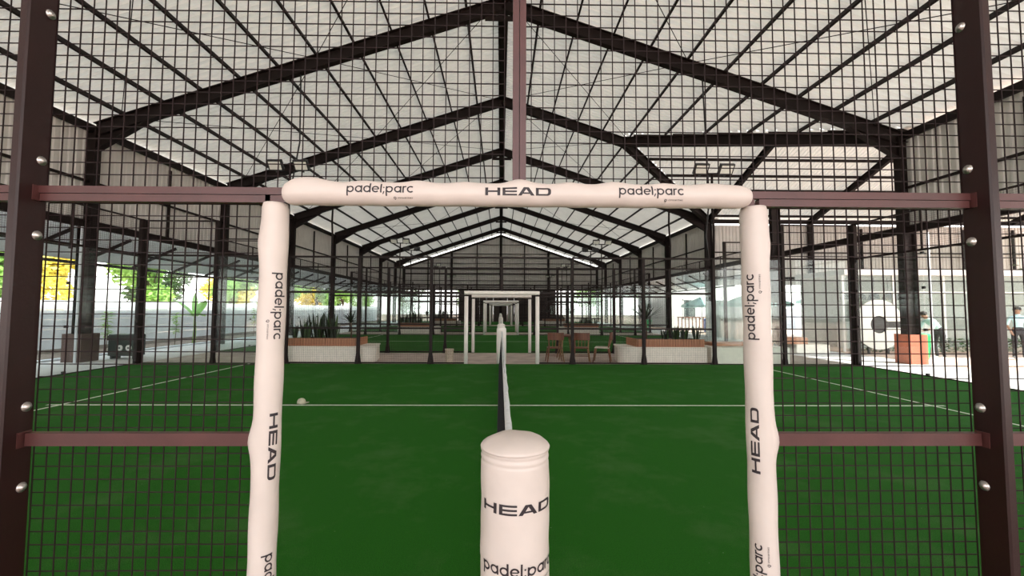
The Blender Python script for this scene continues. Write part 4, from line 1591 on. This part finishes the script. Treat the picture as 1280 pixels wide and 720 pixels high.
# banana plant and saplings in the left planting strip
bp_ = tag(empty('banana_plant', (-13.75, 18.9, -0.03)), 'young banana plant with broad leaves in front of the pale left wall', 'plant')
MB().tube([(0, 0, 0), (0.03, 0, 0.6), (0.0, 0, 1.25)], [0.07, 0.055, 0.035], 8).build('stem', M['leaf_bright'], bp_, True)
for (dx, dy, dz, b, w) in ((0.75, -0.4, 0.9, 0.15, 0.36), (-0.75, -0.2, 1.0, 0.22, 0.38), (0.2, 0.5, 0.9, 0.2, 0.34), (-0.7, -0.4, 0.3, 0.5, 0.30), (0.6, -0.2, 0.35, 0.5, 0.30), (0.05, -0.1, 1.05, 0.0, 0.2)):
    mb = MB()
    leaf_blade(mb, (0, 0, 1.2), (dx, dy, 1.2 + dz), w * 1.3, b, 8)
    mb.build('leaf', M['leaf_banana'], bp_)
for i, (x, y, h) in enumerate(((-13.9, 14.9, 1.4), (-13.9, 18.0, 1.3), (-13.8, 23.5, 1.5))):
    rnd = random.Random(90 + i)
    R = tag(empty('sapling', (x, y, -0.03)), ['thin leafy sapling above the black cabinet', 'thin leafy sapling left of the banana plant', 'thin leafy sapling right of the banana plant'][i], 'plant', 'saplings in the left planting strip')
    MB().tube([(0, 0, 0), (0.03, 0.02, h * 0.5), (0, 0, h)], [0.016, 0.012, 0.006], 6).build('stem', M['bark'], R)
    mb = MB()
    for j in range(70):
        z = h * rnd.uniform(0.35, 1.02)
        a = rnd.uniform(0, 6.28)
        leaf_blade(mb, (0, 0, z), (0.26 * math.cos(a), 0.26 * math.sin(a), z + rnd.uniform(-0.05, 0.12)), 0.09, 0.2, 2)
    stuff(mb.build('foliage', M['leaf_bright'], R))

# ------------------------------------------------------------------ people
def make_person(loc, rz, J, label, hair_long=False):
    """J: joint positions. One continuous skinned body, faces coloured by clothing zone."""
    R = tag(empty('person', loc, rz), label, 'person')
    names = list(J.keys())
    V = [Vector(J[n]) for n in names]
    idx = {n: i for i, n in enumerate(names)}
    E = [('pelvis', 'waist'), ('waist', 'chest'), ('chest', 'neck'), ('neck', 'skull'), ('skull', 'crown')]
    rad = dict(pelvis=(.125, .10), waist=(.115, .09), chest=(.135, .10), neck=(.05, .05), skull=(.075, .085), crown=(.065, .07))
    for s in 'LR':
        E += [('pelvis', 'hip' + s), ('hip' + s, 'knee' + s), ('knee' + s, 'ankle' + s), ('ankle' + s, 'toe' + s),
              ('chest', 'sh' + s), ('sh' + s, 'el' + s), ('el' + s, 'wr' + s), ('wr' + s, 'palm' + s)]
        rad.update({'hip' + s: (.085, .085), 'knee' + s: (.058, .058), 'ankle' + s: (.04, .04), 'toe' + s: (.035, .03),
                    'sh' + s: (.056, .056), 'el' + s: (.040, .040), 'wr' + s: (.028, .026), 'palm' + s: (.034, .018)})
    E = [(idx[a], idx[b]) for a, b in E]
    rl_ = [rad[n] for n in names]
    for s in 'LR':
        w, p = Vector(J['wr' + s]), Vector(J['palm' + s])
        d = (p - w).normalized()
        side = d.cross(Vector((0, 0, 1)))
        side = side.normalized() if side.length > 0.1 else Vector((1, 0, 0))
        dn = side.cross(d).normalized()
        for q, L in ((-0.024, .050), (-0.008, .062), (0.008, .058), (0.024, .044)):
            a = p + side * q + d * 0.02
            b = a + d * L * 0.6 + dn * 0.010
            c = b + d * L * 0.4 + dn * 0.022
            k = len(V)
            V += [a, b, c]
            E += [(idx['palm' + s], k), (k, k + 1), (k + 1, k + 2)]
            rl_ += [(.009, .009), (.0085, .0085), (.007, .007)]
        k = len(V)
        V += [w + d * 0.03 + side * 0.035, w + d * 0.07 + side * 0.055]
        E += [(idx['wr' + s], k), (k, k + 1)]
        rl_ += [(.011, .011), (.008, .008)]
    me = bpy.data.meshes.new('body')
    me.from_pydata([tuple(v) for v in V], E, [])
    o = bpy.data.objects.new('body_skin', me)
    C.objects.link(o)
    sk = o.modifiers.new('skin', 'SKIN')
    sk.use_smooth_shade = True
    for i, r in enumerate(rl_):
        me.skin_vertices[0].data[i].radius = r
    me.skin_vertices[0].data[idx['pelvis']].use_root = True
    o.modifiers.new('sub', 'SUBSURF').levels = 1
    dg = bpy.context.evaluated_depsgraph_get()
    bm_ = bpy.data.meshes.new_from_object(o.evaluated_get(dg))
    bpy.data.objects.remove(o)
    for m in ('shirt', 'trouser', 'skin', 'shoe'):
        bm_.materials.append(M[m])
    segs = [('pelvis', 'waist', 1), ('waist', 'chest', 0), ('chest', 'neck', 0), ('neck', 'skull', 2), ('skull', 'crown', 2)]
    for s in 'LR':
        segs += [('pelvis', 'hip' + s, 1), ('hip' + s, 'knee' + s, 1), ('knee' + s, 'ankle' + s, 1), ('ankle' + s, 'toe' + s, 3),
                 ('chest', 'sh' + s, 0), ('sh' + s, 'el' + s, 0), ('el' + s, 'wr' + s, 2), ('wr' + s, 'palm' + s, 2)]
    sg_ = [(Vector(J[a]), Vector(J[b]), m) for a, b, m in segs]
    for f in bm_.polygons:
        c = f.center
        best, bm2 = 9, 0
        for a, b, m in sg_:
            t = max(0, min(1, (c - a).dot(b - a) / (b - a).length_squared))
            dd = (c - (a + (b - a) * t)).length
            if dd < best: best, bm2 = dd, m
        f.material_index = bm2
        f.use_smooth = True
    put('body', bm_, R)
    # head details
    hc = Vector(J['skull']) * 0.5 + Vector(J['crown']) * 0.5
    fw = Vector((0, -1, 0)) if 'face' not in J2 else Vector(J2['face']).normalized()
    up = (Vector(J['crown']) - Vector(J['neck'])).normalized()
    fw = (fw - up * fw.dot(up)).normalized()
    rt = fw.cross(up)
    hm = MB()
    n = 14
    for i in range(7):
        for j in range(n):
            e = -0.15 + (PI / 2 + 0.1) * i / 6
            a = 2 * PI * j / n
            d = rt * math.cos(a) * math.cos(e) + fw * math.sin(a) * math.cos(e) + up * math.sin(e)
            lowf = 0.35 if d.dot(fw) > 0.45 and i < 3 else 0.0
            hm.v.append(tuple(hc + d * 0.100 * (1 - lowf) - fw * 0.012 + up * 0.012))
    for i in range(6):
        for j in range(n):
            j2 = (j + 1) % n
            hm.f.append((i * n + j, i * n + j2, (i + 1) * n + j2, (i + 1) * n + j))
    hm.build('hair', M['hair'], R, True)
    fc = MB()
    for s in (-1, 1):
        p = hc + fw * 0.083 + rt * 0.030 * s
        fc.lathe([(0.003, -0.008), (0.010, 0), (0.003, 0.008)], 8, c=p)
    fc.build('eyes', M['hair'], R)
    ns = MB()
    b0 = hc + fw * 0.080 - up * 0.035
    ns.add([b0 - rt * 0.014, b0 + rt * 0.014, b0 + up * 0.04, b0 + fw * 0.026 - up * 0.0], [(0, 1, 3), (1, 2, 3), (2, 0, 3), (0, 2, 1)])
    for s in (-1, 1):
        e = hc + rt * 0.082 * s - up * 0.01
        ns.lathe([(0.004, -0.025), (0.014, -0.012), (0.018, 0.01), (0.006, 0.026)], 8, c=e)
    ns.build('face_features', M['skin'], R, True)
    MB().beam(hc + fw * 0.082 - up * 0.058 - rt * 0.022, hc + fw * 0.082 - up * 0.058 + rt * 0.022, 0.006, 0.007).build('mouth', M['box_brown'], R)
    return R


# bending over the green bin, facing -x
J2 = dict(face=(-0.85, 0, -0.5))
J = dict(pelvis=(0.10, 0, 0.88), waist=(0.0, 0, 1.03), chest=(-0.20, 0, 1.20), neck=(-0.33, 0, 1.31), skull=(-0.40, 0, 1.38), crown=(-0.45, 0, 1.47))
for s, y in (('L', -1), ('R', 1)):
    J.update({'hip' + s: (0.09, 0.10 * y, 0.82), 'knee' + s: (0.02, 0.11 * y, 0.45), 'ankle' + s: (0.10, 0.11 * y, 0.07), 'toe' + s: (-0.07, 0.12 * y, 0.035),
              'sh' + s: (-0.24, 0.18 * y, 1.22), 'el' + s: (-0.34, 0.20 * y, 0.98), 'wr' + s: (-0.55, 0.15 * y, 0.92), 'palm' + s: (-0.62, 0.13 * y, 0.90)})
make_person((14.02, 13.25, 0.0), 0, J, 'person in pale blue top and dark trousers bending over the green bin')
# standing by the cafe glass, facing the camera's left, arms at the sides
J2 = dict(face=(-0.7, -0.7, 0))
J = dict(pelvis=(0, 0, 0.92), waist=(0, 0, 1.06), chest=(0, -0.01, 1.28), neck=(0, -0.01, 1.45), skull=(-0.01, -0.015, 1.54), crown=(-0.01, -0.01, 1.64))
for s, y in (('L', -1), ('R', 1)):
    J.update({'hip' + s: (0.10 * y, 0, 0.86), 'knee' + s: (0.11 * y, -0.02, 0.48), 'ankle' + s: (0.12 * y, 0.02, 0.07), 'toe' + s: (0.13 * y, -0.14, 0.035),
              'sh' + s: (0.18 * y, 0, 1.36), 'el' + s: (0.24 * y, 0.03, 1.09), 'wr' + s: (0.22 * y, -0.10, 0.90), 'palm' + s: (0.21 * y, -0.13, 0.83)})
make_person((16.62, 13.2, 0.0), -0.4, J, 'person in a pale blue shirt and dark shorts standing at the far right edge')
